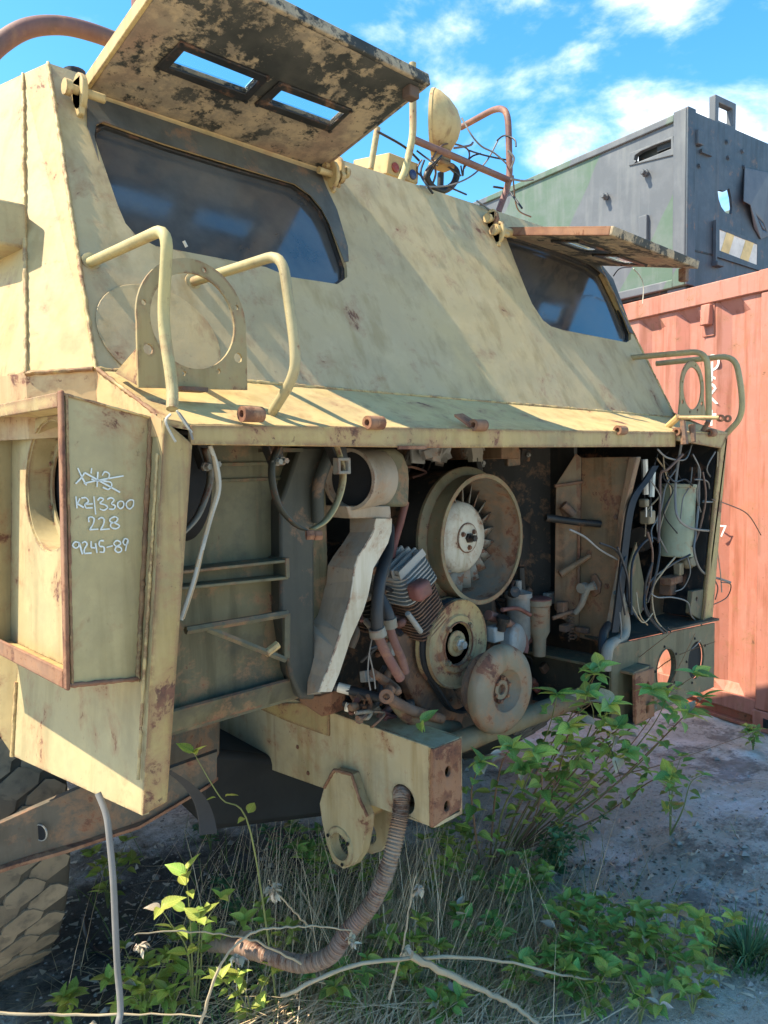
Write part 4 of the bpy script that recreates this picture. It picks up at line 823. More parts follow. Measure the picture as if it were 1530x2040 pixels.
weld('weld_bead', [p+V((0, -.002, 0)) for p in C_], .0035, DU, 'duct_white')
P('duct_foot', 'rust', DU, lambda b: b.prism([aX(*q, 1.375) for q in ((592, 1350), (612, 1300), (614, 1384), (634, 1386), (660, 1378), (657, 1424), (640, 1428), (596, 1398))], V((.06, 0, 0))), bevel=.004)
for u, v in ((623, 1272), (625, 1368)): bolt(DU, aX(u, v, 1.36), (-1, 0, 0), .006, .008, 'rust')

# ------------------------------------------------------------------ engine
EN = empty('engine', (1.83, 1.8, .70), parent=TR)
FX, FZ = 1.832, 1.352
def fan():
    ax = (0, 1, 0); o = V((FX, 1.448, FZ))
    P('fan_collar', 'fan_paint', EN, lambda b: b.lathe(o, ax, [(0, .193), (0, .200), (.055, .200), (.066, .226), (.076, .226), (.080, .212), (.080, .1985), (.05, .193)], 56, True), smooth=35)
    P('fan_shroud', 'collar_in', EN, lambda b: b.lathe(o+V((0, .0805, 0)), ax, [(-.078, .192), (0, .188), (.03, .178), (.12, .178), (.12, .186), (.0, .1975), (-.070, .1925)], 56, True), smooth=35)
    P('fan_housing', 'engine_dark', EN, lambda b: b.lathe(o+V((0, .082, 0)), ax, [(0, .2), (0, .212), (.03, .214), (.20, .214), (.30, .19), (.30, .10), (.28, .10), (.27, .18), (.2, .2)], 48, True), smooth=40)
    P('fan_rim_flange', 'fan_paint', EN, lambda b: b.lathe(o+V((0, -.004, 0)), ax, [(0, .190), (0, .204), (.006, .204), (.006, .190)], 56, True), smooth=40)
    hub = P('fan_hub', 'fan_white', EN, lambda b: b.lathe(o+V((0, .115, 0)), ax, [(.06, .118), (.0, .118), (-.028, .112), (-.045, .095), (-.050, .06), (-.050, .0)], 40), smooth=40)
    P('hub_cap', 'fan_white', hub, lambda b: b.lathe(o+V((0, .066, 0)), ax, [(0, .046), (-.006, .045), (-.008, .0)], 28), smooth=40)
    P('hub_seam', 'rust_dark', hub, lambda b: b.lathe(o+V((0, .065, 0)), ax, [(0, .0455), (0, .0485), (-.003, .0485), (-.003, .0455)], 28, True))
    bolt(hub, o+V((0, .06, 0)), (0, -1, 0), .011, .03, 'steel_black', 'hub_nut')
    for k in range(3): a = .6+k*2.094; bolt(hub, o+V((.031*math.cos(a), .059, .031*math.sin(a))), (0, -1, 0), .006, .008, 'rust_dark', 'hub_bolt')
    n = 23
    me = None
    for k in range(n):
        mb = MB(); r0, r1 = .112, .176; vs_ = []
        for r, tw in ((r0, .95), ((r0+r1)/2, .80), (r1, .66)):
            w = .042
            for s in (-1, -.35, .35, 1):
                vs_.append(V((w*s*math.cos(tw)+.004*(1-s*s), w*s*math.sin(tw)*1.2, r)))
        mb.add(vs_, [(r*4+i, r*4+i+1, r*4+i+5, r*4+i+4) for r in range(2) for i in range(3)])
        rot = Matrix.Rotation(2*math.pi*k/n, 3, 'Y'); mb.v = [o+V((0, .128, 0))+rot @ q for q in mb.v]
        bo = mb.build('fan_blade', 'grey_steel', EN, smooth=60); sd = bo.modifiers.new('thick', 'SOLIDIFY'); sd.thickness = .003
    for k in range(14):
        a = k*2*math.pi/14+.1; bolt(EN, o+V((.213*math.cos(a), .068, .213*math.sin(a))), (0, -1, 0), .006, .006, 'rust_dark')
    P('stator_hub', 'engine_dark', EN, lambda b: b.lathe(o+V((0, .19, 0)), ax, [(0, .177), (.02, .177), (.02, .0)], 40))
fan()
# drive pulley
po = aY(914, 1283, 1.43); pax = V((.0, 1, 0))
P('drive_pulley', 'pulley_paint', EN, lambda b: b.lathe(po, pax, [(.012, 0), (.012, .060), (.002, .066), (.0, .085), (.006, .090), (.004, .125), (-.002, .133), (.008, .135), (.010, .135)], 48), smooth=35)
P('pulley_belt', 'rubber', EN, lambda b: b.lathe(po, pax, [(.010, .135), (.018, .126), (.030, .126), (.036, .134), (.052, .136), (.056, .12), (.056, .05)], 48), smooth=35)
P('pulley_rim', 'pulley_paint', EN, lambda b: b.lathe(po, pax, [(.0365, .1345), (.050, .1365), (.054, .133), (.054, .128), (.0365, .128)], 48, True), smooth=40)
P('pulley_boss', 'pulley_paint', EN, lambda b: b.lathe(po+V((0, .012, 0)), pax, [(0, .040), (-.006, .038), (-.008, .024), (-.018, .020), (-.018, 0)], 24), smooth=35)
P('pulley_groove', 'rust', EN, lambda b: b.lathe(po+V((0, .001, 0)), pax, [(0, .064), (0, .068), (-.004, .067), (-.004, .064)], 32, True), smooth=35)
bolt(EN, po+V((0, -.004, 0)), (0, -1, 0), .012, .02, 'chrome', 'pulley_nut')
for k in range(4): a = .75+k*1.571; bolt(EN, po+V((.07*math.cos(a), .002, .07*math.sin(a))), (0, -1, 0), .007, .012, 'fan_paint', 'pulley_bolt')
# crank damper
do = aY(1012, 1377, 1.29); dax = V((.06, 1, 0)).normalized()
P('crank_damper', 'damper', EN, lambda b: b.lathe(do, dax, [(.03, .040), (.012, .058), (.002, .062), (-.002, .070), (.0, .105), (.004, .117), (.014, .128), (.030, .132), (.038, .132), (.044, .126), (.048, .118), (.048, 0.04)], 52), smooth=40)
P('damper_recess', 'maroon', EN, lambda b: b.lathe(do+V((.002, .029, 0)), dax, [(0, .0405), (0, .0)], 28))
P('damper_boss', 'damper', EN, lambda b: b.lathe(do+V((0, .028, 0)), dax, [(0, .03), (-.006, .029), (-.006, .016), (.0, .014), (.0, 0)], 24), smooth=40)
for k in range(6): a = k*1.047+.3; bolt(EN, do+V((.034*math.cos(a), .027, .034*math.sin(a))), (0, -1, 0), .0055, .012, 'rust', 'damper_bolt')
P('rear_pulley', 'rust_dark', EN, lambda b: b.lathe(do+V((0, .060, 0)), dax, [(0, .08), (.006, .098), (.014, .09), (.022, .098), (.032, .098), (.038, .06)], 40), smooth=35)
# crankcase, sump
P('crankcase', 'engine_dark', EN, lambda b: b.hexa([V((1.58, 1.53, .80)), V((2.08, 1.53, .80)), V((2.0, 1.53, 1.16)), V((1.66, 1.53, 1.16)), V((1.58, 2.2, .80)), V((2.08, 2.2, .80)), V((2.0, 2.2, 1.16)), V((1.66, 2.2, 1.16))]), bevel=.02, seg=3)
P('timing_cover', 'rust_dark', EN, lambda b: b.prism([aY(*q, 1.50) for q in ((790, 1262), (845, 1258), (870, 1320), (930, 1410), (920, 1452), (868, 1448), (830, 1400), (800, 1330))], V((0, .05, 0))), bevel=.01)
P('sump', 'engine_dark', EN, lambda b: b.hexa([V((1.66, 1.55, .62)), V((2.0, 1.55, .62)), V((2.04, 1.55, .80)), V((1.62, 1.55, .80)), V((1.66, 2.1, .66)), V((2.0, 2.1, .66)), V((2.04, 2.1, .80)), V((1.62, 2.1, .80))]), bevel=.02)
P('lower_guard', 'fan_paint', EN, lambda b: b.tube(smooth_path([aY(775, 1385, 1.46), aY(810, 1425, 1.45), aY(860, 1447, 1.44), aY(910, 1452, 1.44)], 6), [.014+.010*min(1, i/10) for i in range(19)], 10), smooth=60)
P('front_cover', 'engine_dark', EN, lambda b: b.box(aY(940, 1330, 1.56), .30, .05, .34), bevel=.02)
# finned cylinders, left bank
cO = aY(822, 1205, 1.50); axC = V((-.50, -.05, .86)).normalized(); exC = V((0, 1, 0)); eyC = axC.cross(exC).normalized(); exC = eyC.cross(axC).normalized()
def rrect(hx, hy, r):
    out = []
    for sx, sy, a0 in ((1, 1, 0), (-1, 1, 90), (-1, -1, 180), (1, -1, 270)):
        for k in range(4): a = R(a0+30*k); out.append(((hx-r)*sx+r*math.cos(a), (hy-r)*sy+r*math.sin(a)))
    return out
CY_ = P('cylinder', 'rust_dark', EN, lambda b: b.prism([cO+exC*x+eyC*y-axC*.09 for x, y in rrect(.050, .050, .025)], axC*.22))
fin = MB()
for k in range(12): fin.prism([cO+exC*x+eyC*y+axC*(-.075+k*.0115) for x, y in rrect(.070, .064, .026)], axC*.0035)
fin.build('cooling_fins', 'rust_dark', CY_)
HD = P('cylinder_head', 'alloy', EN, lambda b: b.prism([cO+exC*x+eyC*y+axC*.065 for x, y in rrect(.066, .060, .026)], axC*.085), bevel=.004)
hf = MB()
for k in range(7): hf.prism([cO+exC*x+eyC*y+axC*(.066+k*.0125) for x, y in rrect(.078, .074-.002*k, .026)], axC*.0045)
for k in range(5): hf.prism([cO+exC*(-.07+.026*k)+eyC*.06+axC*.15, cO+exC*(-.07+.026*k)-eyC*.06+axC*.15, cO+exC*(-.07+.026*k)-eyC*.055+axC*.175, cO+exC*(-.07+.026*k)+eyC*.055+axC*.175], exC*.006)
hf.build('head_fins', 'alloy', HD)
for x, y in ((-.05, .042), (-.05, -.042), (.042, .042), (.042, -.042)): bolt(HD, cO+exC*x+eyC*y+axC*.15, axC, .010, .022, 'alloy', 'head_bolt')
P('rocker_cover', 'maroon', HD, lambda b: b.box(aY(836, 1175, 1.39), .062, .05, .052, Matrix.Rotation(R(-18), 3, 'Y')), bevel=.016, seg=4)
P('pushrod_tube', 'alloy', EN, lambda b: b.tube([aY(812, 1222, 1.395), aY(838, 1258, 1.41)], .008, 8), smooth=60)
for k in (1, 2):
    off = V((0, .19*k, 0)); c2 = MB()
    for j in range(16): c2.prism([cO+off+exC*x+eyC*y+axC*(-.075+j*.015) for x, y in rrect(.08, .075, .03)], axC*.004)
    c2.prism([cO+off+exC*x+eyC*y-axC*.1 for x, y in rrect(.058, .058, .03)], axC*.26); c2.build('rear_cylinder', 'engine_dark', EN)
# hoses and pipes on the left of the engine
def hz(name, m, px, Y, r, seg=10): return tubeP(name, m, EN, [aY(u, v, y) for (u, v), y in zip(px, Y if isinstance(Y, (list, tuple)) else [Y]*len(px))], r, seg)
hz('hose', 'hose_black', [(775, 1050), (772, 1100), (758, 1150), (751, 1210), (752, 1258)], [1.52, 1.45, 1.38, 1.36, 1.36], .0165)
hz('hose', 'hose_black', [(742, 1165), (760, 1195), (774, 1225), (778, 1245)], [1.44, 1.42, 1.40, 1.40], .0155)
hz('hose', 'maroon', [(808, 1000), (798, 1040), (785, 1085), (780, 1112)], 1.50, .011)
hz('pipe', 'brown_pipe', [(752, 1262), (764, 1292), (782, 1325), (798, 1352)], 1.37, .0135); hz('pipe', 'brown_pipe', [(776, 1248), (786, 1280), (800, 1312), (808, 1340)], 1.42, .012)
P('hose_clamp', 'grey_steel', EN, lambda b: b.lathe(aY(752, 1258, 1.36), (.3, 0, -1), [(-.01, .0165), (-.01, .021), (.012, .023), (.012, .0165)], 16, True), smooth=40)
P('hose_clamp', 'grey_steel', EN, lambda b: b.lathe(aY(776, 1240, 1.40), (.2, 0, -1), [(-.012, .016), (-.012, .020), (.014, .020), (.014, .016)], 16, True), smooth=40)
hz('pipe', 'rust_dark', [(780, 1370), (772, 1385), (790, 1400), (830, 1418), (880, 1432)], 1.42, .015)
P('pipe_flange', 'rust_dark', EN, lambda b: b.lathe(aY(770, 1385, 1.40), (-.7, -.7, 0), [(0, .009), (0, .020), (.012, .020), (.012, .009)], 16, True), smooth=40)
hz('hose', 'hose_black', [(668, 1368), (700, 1376), (750, 1388), (800, 1402), (816, 1408)], [1.62, 1.58, 1.52, 1.46, 1.44], .013)
P('hose_end', 'engine_dark', EN, lambda b: b.lathe(aY(808, 1405, 1.445), (.8, -.5, -.12), [(0, .016), (.022, .018), (.022, .009), (.010, .009)], 12), smooth=40)
P('sleeve', 'white_sleeve', EN, lambda b: b.tube([aY(674, 1369, 1.613), aY(697, 1375, 1.585)], .0145, 12), smooth=40)
P('sleeve', 'white_sleeve', EN, lambda b: b.tube([aY(688, 1408, 1.60), aY(712, 1414, 1.58)], .013, 12), smooth=40)
hz('hose', 'wire_black', [(660, 1395), (690, 1402), (730, 1420), (780, 1440), (840, 1452)], [1.7, 1.66, 1.62, 1.56, 1.5], .012)
for px in ([(742, 1268), (736, 1300), (733, 1340), (738, 1375)], [(735, 1300), (744, 1340), (748, 1372)]): hz('wire', 'wire_grey', px, 1.40, .0022, 5)
# belts and the clutter of pipes, brackets and cables that fills the bay
def belt(yoff, r1, r2):
    pts = []
    for c, r in ((po, r1), (do, r2)):
        pts += [V((c.x+r*math.cos(a*math.pi/18), 0, c.z+r*math.sin(a*math.pi/18))) for a in range(36)]
    hull = []; P_ = sorted(pts, key=lambda p: (p.x, p.z))
    def half(Q):
        h = []
        for p in Q:
            while len(h) > 1 and (h[-1].x-h[-2].x)*(p.z-h[-2].z)-(h[-1].z-h[-2].z)*(p.x-h[-2].x) <= 0: h.pop()
            h.append(p)
        return h[:-1]
    hull = half(P_)+half(P_[::-1]); n = len(hull); y = po.y+yoff; mb = MB(); c = (po+do)/2
    for p in hull:
        q = V((p.x, y, p.z)); d = (q-V((c.x, y, c.z))).normalized()*.008; mb.v += [q, q+d, q+d+V((0, .012, 0)), q+V((0, .012, 0))]
    mb.f = [(4*i+k, 4*i+(k+1) % 4, 4*((i+1) % n)+(k+1) % 4, 4*((i+1) % n)+k) for i in range(n) for k in range(4)]; mb.build('drive_belt', 'rubber', EN, smooth=30)
belt(.018, .127, .094); belt(.034, .127, .094)
rs_ = random.getstate(); random.seed(5)
def clutter(u0, u1, v0, v1, n, y0, y1, vert=.6):
    for _ in range(n):
        u, v = random.uniform(u0, u1), random.uniform(v0, v1); y = random.uniform(y0, y1); px = [(u, v)]
        for j in range(3): px.append((min(u1, max(u0, px[-1][0]+random.uniform(-30, 30)*(1.6-vert))), min(v1, max(v0, px[-1][1]+random.uniform(10, 55)*vert+random.uniform(-20, 20)))))
        hz(random.choice(['hose', 'pipe', 'cable']), random.choice(['hose_black', 'rust_dark', 'rust_dark', 'brown_pipe', 'wire_black', 'grey_steel', 'bar_dusty', 'maroon']), px, [y+random.uniform(-.03, .03) for _ in px], random.choice([.004, .006, .009, .012]), 7)
clutter(690, 800, 1130, 1430, 20, 1.44, 1.60); clutter(955, 1095, 1150, 1400, 16, 1.50, 1.62); clutter(770, 850, 900, 1000, 7, 1.60, 1.75); clutter(1030, 1110, 900, 1150, 7, 1.62, 1.8); clutter(700, 900, 1380, 1450, 12, 1.46, 1.60, .15)
for _ in range(46):
    u, v = random.choice([(random.uniform(720, 850), random.uniform(1260, 1440)), (random.uniform(960, 1100), random.uniform(1190, 1400)), (random.uniform(780, 1080), random.uniform(895, 930))]); y = random.uniform(1.52, 1.64); p = aY(u, v, y); rot = Matrix.Rotation(random.uniform(-.7, .7), 3, V((random.gauss(0, 1), random.gauss(0, 1), random.gauss(0, 1))).normalized())
    o = P('engine_bracket', random.choice(['engine_dark', 'rust_dark', 'rust_dark', 'bar_dusty', 'shade_grime', 'alloy']), EN, lambda b: b.box(p, random.uniform(.015, .06), random.uniform(.01, .03), random.uniform(.015, .07), rot), bevel=.003)
    if random.random() < .6: bolt(EN, p+V((0, -.012, 0)), (random.uniform(-.5, .2), -1, 0), .006, .010, random.choice(['rust', 'rust_dark', 'alloy']), 'engine_bolt')
for k in range(9):
    a = 1.9+k*.33; bolt(EN, V((1.78+.20*math.cos(a), 1.51, .98+.20*math.sin(a))), (0, -1, 0), .008, .012, 'rust_dark', 'engine_bolt')
random.setstate(rs_)
# filters on the right of the engine
fo = aY(1033, 1228, 1.50)
P('oil_filter', 'alloy', EN, lambda b: b.lathe(fo+V((0, 0, -.085)), (0, 0, 1), [(0, .034), (.012, .040), (.150, .040), (.152, .047), (.168, .047), (.170, .036), (.18, .012), (.21, .012)], 28), smooth=35)
f2 = aY(1074, 1235, 1.46)
P('fuel_bowl', 'damper', EN, lambda b: b.lathe(f2+V((0, 0, -.125)), (0, 0, 1), [(0, .022), (.06, .024), (.085, .036), (.175, .037), (.178, .042), (.196, .042), (.198, .030)], 28), smooth=35)
P('bowl_lid', 'maroon', EN, lambda b: b.lathe(f2+V((0, 0, .0715)), (0, 0, 1), [(0, .043), (.004, .043), (.008, .034), (.008, 0)], 28), smooth=35)
hz('pipe', 'brown_pipe', [(972, 1225), (990, 1232), (1015, 1243), (1035, 1258), (1046, 1280), (1044, 1300)], 1.44, [.016]*12+[.013]*19, 12)
hz('pipe', 'maroon', [(1000, 1215), (1030, 1212), (1056, 1225)], 1.44, .007)
P('pump_body', 'alloy', EN, lambda b: b.lathe(aY(1010, 1275, 1.46), (.2, -1, .1), [(0, .055), (.04, .055), (.05, .04), (.05, 0)], 24).box(aY(985, 1262, 1.43), .05, .04, .05), smooth=35, bevel=.005)
P('pump_cap', 'steel_black', EN, lambda b: b.lathe(aY(997, 1255, 1.41), (0, -.3, 1), [(0, .016), (.03, .016), (.03, .022), (.045, .022), (.045, 0)], 12), smooth=35)
P('union', 'steel_black', EN, lambda b: b.lathe(aY(1016, 1183, 1.45), (-.4, -.8, .3), [(0, .010), (.02, .010), (.02, .018), (.04, .018), (.04, 0)], 10).tube([aY(1038, 1130, 1.5), aY(1040, 1180, 1.5)], .013, 10), smooth=35)
P('baffle', 'steel_black', EN, lambda b: b.prism([aY(*q, 1.52) for q in ((1036, 1030), (1058, 1045), (1056, 1110), (1048, 1128), (1036, 1128))], V((0, .006, 0))))
P('crumpled_foil', 'alloy', EN, lambda b: [b.box(aY(872+random.uniform(-26, 26), 905+random.uniform(-12, 12), 1.55+random.uniform(-.03, .03)), random.uniform(.02, .06), .02, random.uniform(.02, .05), Matrix.Rotation(random.uniform(-1.5, 1.5), 3, V((random.random(), random.random(), random.random())))) for _ in range(14)])
P('crumpled_foil', 'grey_steel', EN, lambda b: [b.box(aY(940+random.uniform(-14, 14), 905+random.uniform(-12, 10), 1.55+random.uniform(-.03, .03)), random.uniform(.02, .04), .02, random.uniform(.02, .05), Matrix.Rotation(random.uniform(-1.5, 1.5), 3, V((random.random(), random.random(), random.random())))) for _ in range(12)])
P('tunnel_panel', 'engine_dark', TR, lambda b: b.prism([V((2.18, 1.75, 1.64)), V((2.36, 1.55, 1.64)), V((2.36, 1.55, .95)), V((2.24, 1.75, .95))], V((.01, .01, 0))))
P('louvre', 'steel_black', TR, lambda b: [b.box((2.02+.035*k, 2.0, 1.55), .008, .10, .11, Matrix.Rotation(.5, 3, 'Y')) for k in range(4)])
tubeP('loom_hose', 'hose_black', TR, [aY(1110, 895, 1.75), aY(1075, 960, 1.72), aY(1060, 1040, 1.7), aY(1052, 1120, 1.68)], .03, 10)

# ------------------------------------------------------------------ right-hand side of the bay
BK = empty('bulkhead', aX(1180, 1280, 2.35), parent=TR)
bx_ = lambda q: aX(*q, 2.35)
P('panel', 'bulkhead', BK, lambda b: b.prism([bx_(q) for q in ((1159, 912), (1269, 910), (1239, 1030), (1232, 1116), (1209, 1258), (1209, 1283), (1154, 1270))], V((.012, 0, 0))))
wing = [aX(1159, 912, 2.35), aX(1148, 903, 2.32), aX(1108, 965, 2.28), aX(1105, 1213, 2.28), aX(1154, 1270, 2.35)]
P('wing', 'bulkhead', BK, lambda b: b.prism([p-V((.002, 0, 0)) for p in wing], V((.006, .004, 0))), bevel=.002)
P('flange', 'bulkhead', BK, lambda b: b.prism([aX(*q, 2.325) for q in ((1252, 911), (1269, 910), (1240, 1030), (1233, 1112), (1224, 1116), (1230, 1030))], V((.03, 0, 0))), bevel=.003)
P('flange', 'duct_side', BK, lambda b: b.prism([aX(*q, 2.325) for q in ((1228, 1130), (1236, 1130), (1215, 1252), (1205, 1252))], V((.03, 0, 0))), bevel=.003)
P('linkage_rod', 'steel_black', BK, lambda b: b.tube([aX(1087, 1031, 2.18), aX(1150, 1040, 2.28), aX(1196, 1044, 2.345)], [.014, .013, .013], 10), smooth=50)
P('strut', 'bulkhead', BK, lambda b: b.tube([aX(1115, 1144, 2.25), aX(1175, 1107, 2.34)], [.014, .009], 10), smooth=50)
P('strut', 'rust_dark', BK, lambda b: b.tube([aX(1160, 960, 2.34), aX(1105, 968, 2.24)], .006, 8).tube([aX(1140, 1055, 2.33), aX(1120, 1010, 2.29)], .012, 8).tube([aX(1122, 1005, 2.27), aX(1142, 1025, 2.3)], .016, 8), smooth=50)
P('crank_plate', 'rust_dark', BK, lambda b: b.prism([aX(*q, 2.335) for q in ((1176, 1148), (1184, 1143), (1197, 1163), (1194, 1182), (1182, 1190), (1175, 1178))], V((.012, 0, 0))), bevel=.003)
P('crank_arm', 'grey_steel', BK, lambda b: b.tube([aX(1186, 1166, 2.30), aX(1170, 1172, 2.29), aX(1158, 1205, 2.285), aX(1146, 1222, 2.28)], [.017, .013, .011, .010], 10).lathe(aX(1166, 1170, 2.30), (-1, 0, 0), [(0, .018), (.03, .018), (.03, .0)], 14), smooth=50)
P('spring', 'rust_dark', BK, lambda b: b.tube([aX(1138, 1218, 2.28)+V((.010*math.cos(k*.9), .010*math.sin(k*.9), -.0018*k)) for k in range(60)], .0022, 5), smooth=60)
P('lever_block', 'rust_dark', BK, lambda b: b.box(aX(1120, 1215, 2.26), .03, .03, .06).box(aX(1128, 1250, 2.27), .05, .03, .025).box(aX(1160, 1255, 2.33), .02, .05, .02).tube([aX(1100, 1232, 2.2), aX(1150, 1215, 2.3)], .008, 8), bevel=.004)
for u, v in ((1209, 1168), (1228, 1030), (1174, 1101)): bolt(BK, aX(u, v, 2.349), (-1, 0, 0), .007, .010, 'rust_dark')
P('side_conduit', 'rust_dark', BK, lambda b: b.tube([aX(1153, 1060, 2.33), aX(1152, 1180, 2.33)], .005, 6))
# rubber seal hanging from the flange
mbs = MB(); sp = smooth_path([aY(u, v, 1.215) for u, v in ((1306, 928), (1290, 955), (1268, 985), (1256, 1020), (1247, 1085), (1241, 1140), (1234, 1200), (1226, 1258))], 5)
for p in sp: mbs.v += [p+V((-.022, 0, 0)), p+V((0, -.012, 0)), p+V((.024, .004, 0)), p+V((0, .018, 0))]
mbs.f = [(4*i+k, 4*i+(k+1) % 4, 4*i+4+(k+1) % 4, 4*i+4+k) for i in range(len(sp)-1) for k in range(4)]+[(0, 1, 2, 3)]; mbs.build('rubber_seal', 'rubber', TR, smooth=30)
tubeP('hose', 'hose_black', TR, [aY(1232, 1180, 1.24), aY(1245, 1240, 1.24), aY(1240, 1270, 1.23), aY(1215, 1285, 1.2), aY(1208, 1310, 1.19), aY(1206, 1335, 1.19)], .018, 12).data.materials[0] = MATS['grey_steel']
tubeP('hose', 'hose_black', TR, [aY(1212, 1245, 1.28), aY(1202, 1262, 1.26), aY(1200, 1290, 1.24), aY(1207, 1312, 1.22)], .014, 10)
# electrical bay
cb = aY(1346, 1038, 1.30)
CN = P('air_canister', 'canister', TR, lambda b: b.lathe(cb+V((0, 0, -.14)), (.06, 0, 1), [(0, .055), (.004, .066), (.27, .068), (.272, .0715), (.284, .0715), (.286, .06), (.286, 0)], 36), smooth=40)
P('relay_block', 'brass', TR, lambda b: b.box(aY(1290, 1030, 1.28), .05, .04, .05).box(aY(1283, 1002, 1.28), .03, .03, .03), bevel=.006)
P('terminal', 'chrome', TR, lambda b: b.tube([aY(1287, 1010, 1.255), aY(1287, 1030, 1.255)], .004, 6).tube([aY(1297, 1008, 1.255), aY(1297, 1030, 1.255)], .004, 6).tube([aY(1300, 940, 1.27), aY(1297, 990, 1.27)], .012, 8).tube([aY(1284, 915, 1.28), aY(1286, 985, 1.28)], .012, 8))
P('pressure_valve', 'brass', TR, lambda b: b.lathe(aY(1362, 1118, 1.28), (-.3, -1, .1), [(0, .02), (.01, .03), (.03, .03), (.04, .022), (.05, .022)], 14).box(aY(1352, 1133, 1.28), .035, .03, .05), bevel=.006)
P('solenoid', 'rust_dark', TR, lambda b: b.box(aY(1337, 1155, 1.29), .10, .05, .03).box(aY(1330, 1172, 1.31), .05, .05, .05), bevel=.005)
P('inner_bracket', 'paint_bay', TR, lambda b: b.prism([aY(*q, 1.34) for q in ((1252, 1130), (1268, 1080), (1290, 1200), (1275, 1225), (1255, 1220))], V((0, .006, 0))))
P('inner_bracket', 'bulkhead', TR, lambda b: b.prism([aY(*q, 1.36) for q in ((1300, 1150), (1330, 1160), (1332, 1238), (1296, 1238))], V((0, .006, 0))))
P('lug_plate', 'paint_bay', TR, lambda b: b.prism([aY(*q, 1.20) for q in ((1380, 1178), (1402, 1174), (1397, 1236), (1375, 1222))], V((0, .02, 0)), [circ(10, lambda a: aY(1388, 1193, 1.20)+V((.008*math.cos(a), 0, .008*math.sin(a))))]), bevel=.003)
P('servo', 'engine_dark', TR, lambda b: b.lathe(aY(1275, 1075, 1.42), (1, .2, 0), [(0, .05), (.06, .05), (.07, .02), (.12, .02)], 18), smooth=35)
P('control_box', 'engine_dark', TR, lambda b: b.box(aY(1300, 1180, 1.5), .12, .1, .3), bevel=.006)
P('fuse_box', 'engine_dark', TR, lambda b: b.box(aY(1330, 930, 1.5), .3, .1, .08), bevel=.006)
# wires
wcol = ['wire_grey', 'wire_black', 'wire_brown', 'wire_tan', 'wire_black', 'wire_grey', 'wire_black']
def wire(px, Y=1.22, r=.0028, m=None):
    pts = [aY(u, v, (Y[i] if isinstance(Y, (list, tuple)) else Y)) for i, (u, v) in enumerate(px)]
    return P('wire', m or random.choice(wcol), TR, lambda b: b.tube(smooth_path(pts, 6), r, 6), smooth=60)
W_ = [([(1358, 880), (1350, 930), (1345, 985), (1350, 1030), (1375, 1052), (1420, 1058)], 'wire_grey', .006), ([(1360, 905), (1330, 935), (1316, 945), (1315, 1000), (1312, 1080)], 'wire_brown', .006), ([(1310, 895), (1330, 912), (1365, 915), (1378, 885)], 'wire_grey', .004),
      ([(1392, 930), (1392, 1000), (1386, 1060), (1383, 1100), (1400, 1140), (1440, 1155), (1455, 1160)], 'wire_grey', .006), ([(1400, 940), (1406, 990), (1395, 1050), (1380, 1090)], 'wire_brown', .005), ([(1385, 955), (1410, 960), (1412, 990), (1400, 1000), (1420, 1000)], None, .004),
      ([(1425, 900), (1408, 935), (1425, 965), (1420, 995), (1405, 1000)], 'wire_grey', .0035), ([(1418, 995), (1450, 1005), (1490, 1025), (1516, 1066)], 'wire_brown', .003), ([(1430, 900), (1428, 1000), (1428, 1080), (1435, 1140), (1438, 1180)], 'wire_tan', .003), ([(1437, 1160), (1456, 1165), (1448, 1190), (1420, 1205)], 'wire_brown', .003), ([(1420, 1150), (1430, 1170), (1425, 1195)], 'wire_brown', .003),
      ([(1230, 1090), (1250, 1150), (1255, 1210), (1275, 1235)], 'wire_black', .005), ([(1258, 1225), (1260, 1120), (1290, 1075), (1312, 1080), (1310, 1130), (1290, 1200)], 'wire_black', .0055), ([(1345, 1110), (1320, 1140), (1300, 1175), (1305, 1230), (1330, 1262)], 'wire_tan', .004), ([(1375, 1105), (1330, 1130), (1290, 1165), (1285, 1215), (1315, 1255), (1345, 1275)], 'wire_black', .005), ([(1300, 1120), (1285, 1170), (1290, 1220), (1330, 1268), (1368, 1285)], 'wire_black', .006), ([(1294, 1180), (1310, 1190), (1340, 1190), (1370, 1200), (1378, 1228), (1398, 1245), (1395, 1262)], 'wire_grey', .0035),
      ([(1250, 1100), (1235, 1150), (1245, 1225)], 'wire_black', .004), ([(1290, 1060), (1300, 1100), (1295, 1150), (1280, 1215)], 'wire_brown', .005), ([(1298, 960), (1315, 990), (1310, 1030), (1298, 1055), (1300, 1080)], 'wire_grey', .003), ([(1135, 1055), (1165, 1070), (1195, 1095), (1230, 1115)], 'wire_grey', .004), ([(1195, 1082), (1230, 1100), (1248, 1150), (1250, 1200), (1268, 1230)], 'wire_black', .004), ([(1235, 1220), (1238, 1260), (1232, 1290), (1228, 1318)], 'wire_grey', .003), ([(1318, 1250), (1350, 1275), (1370, 1285), (1345, 1270), (1330, 1250)], 'wire_black', .0035), ([(1395, 1250), (1395, 1275), (1370, 1300)], 'wire_grey', .003),
      ([(1255, 1200), (1280, 1240), (1300, 1222)], 'wire_tan', .003), ([(1268, 1180), (1275, 1225), (1290, 1245)], 'wire_tan', .003), ([(1370, 1110), (1375, 1140), (1362, 1170), (1345, 1178)], 'wire_grey', .003), ([(1330, 948), (1345, 960), (1365, 955), (1380, 968)], 'wire_black', .004), ([(1380, 905), (1395, 940), (1388, 985), (1396, 1020)], 'wire_grey', .004)]
for px, m, r in W_: wire(px, [1.21+.02*math.sin(k*1.3+len(px)) for k in range(len(px))], r*.8, m)
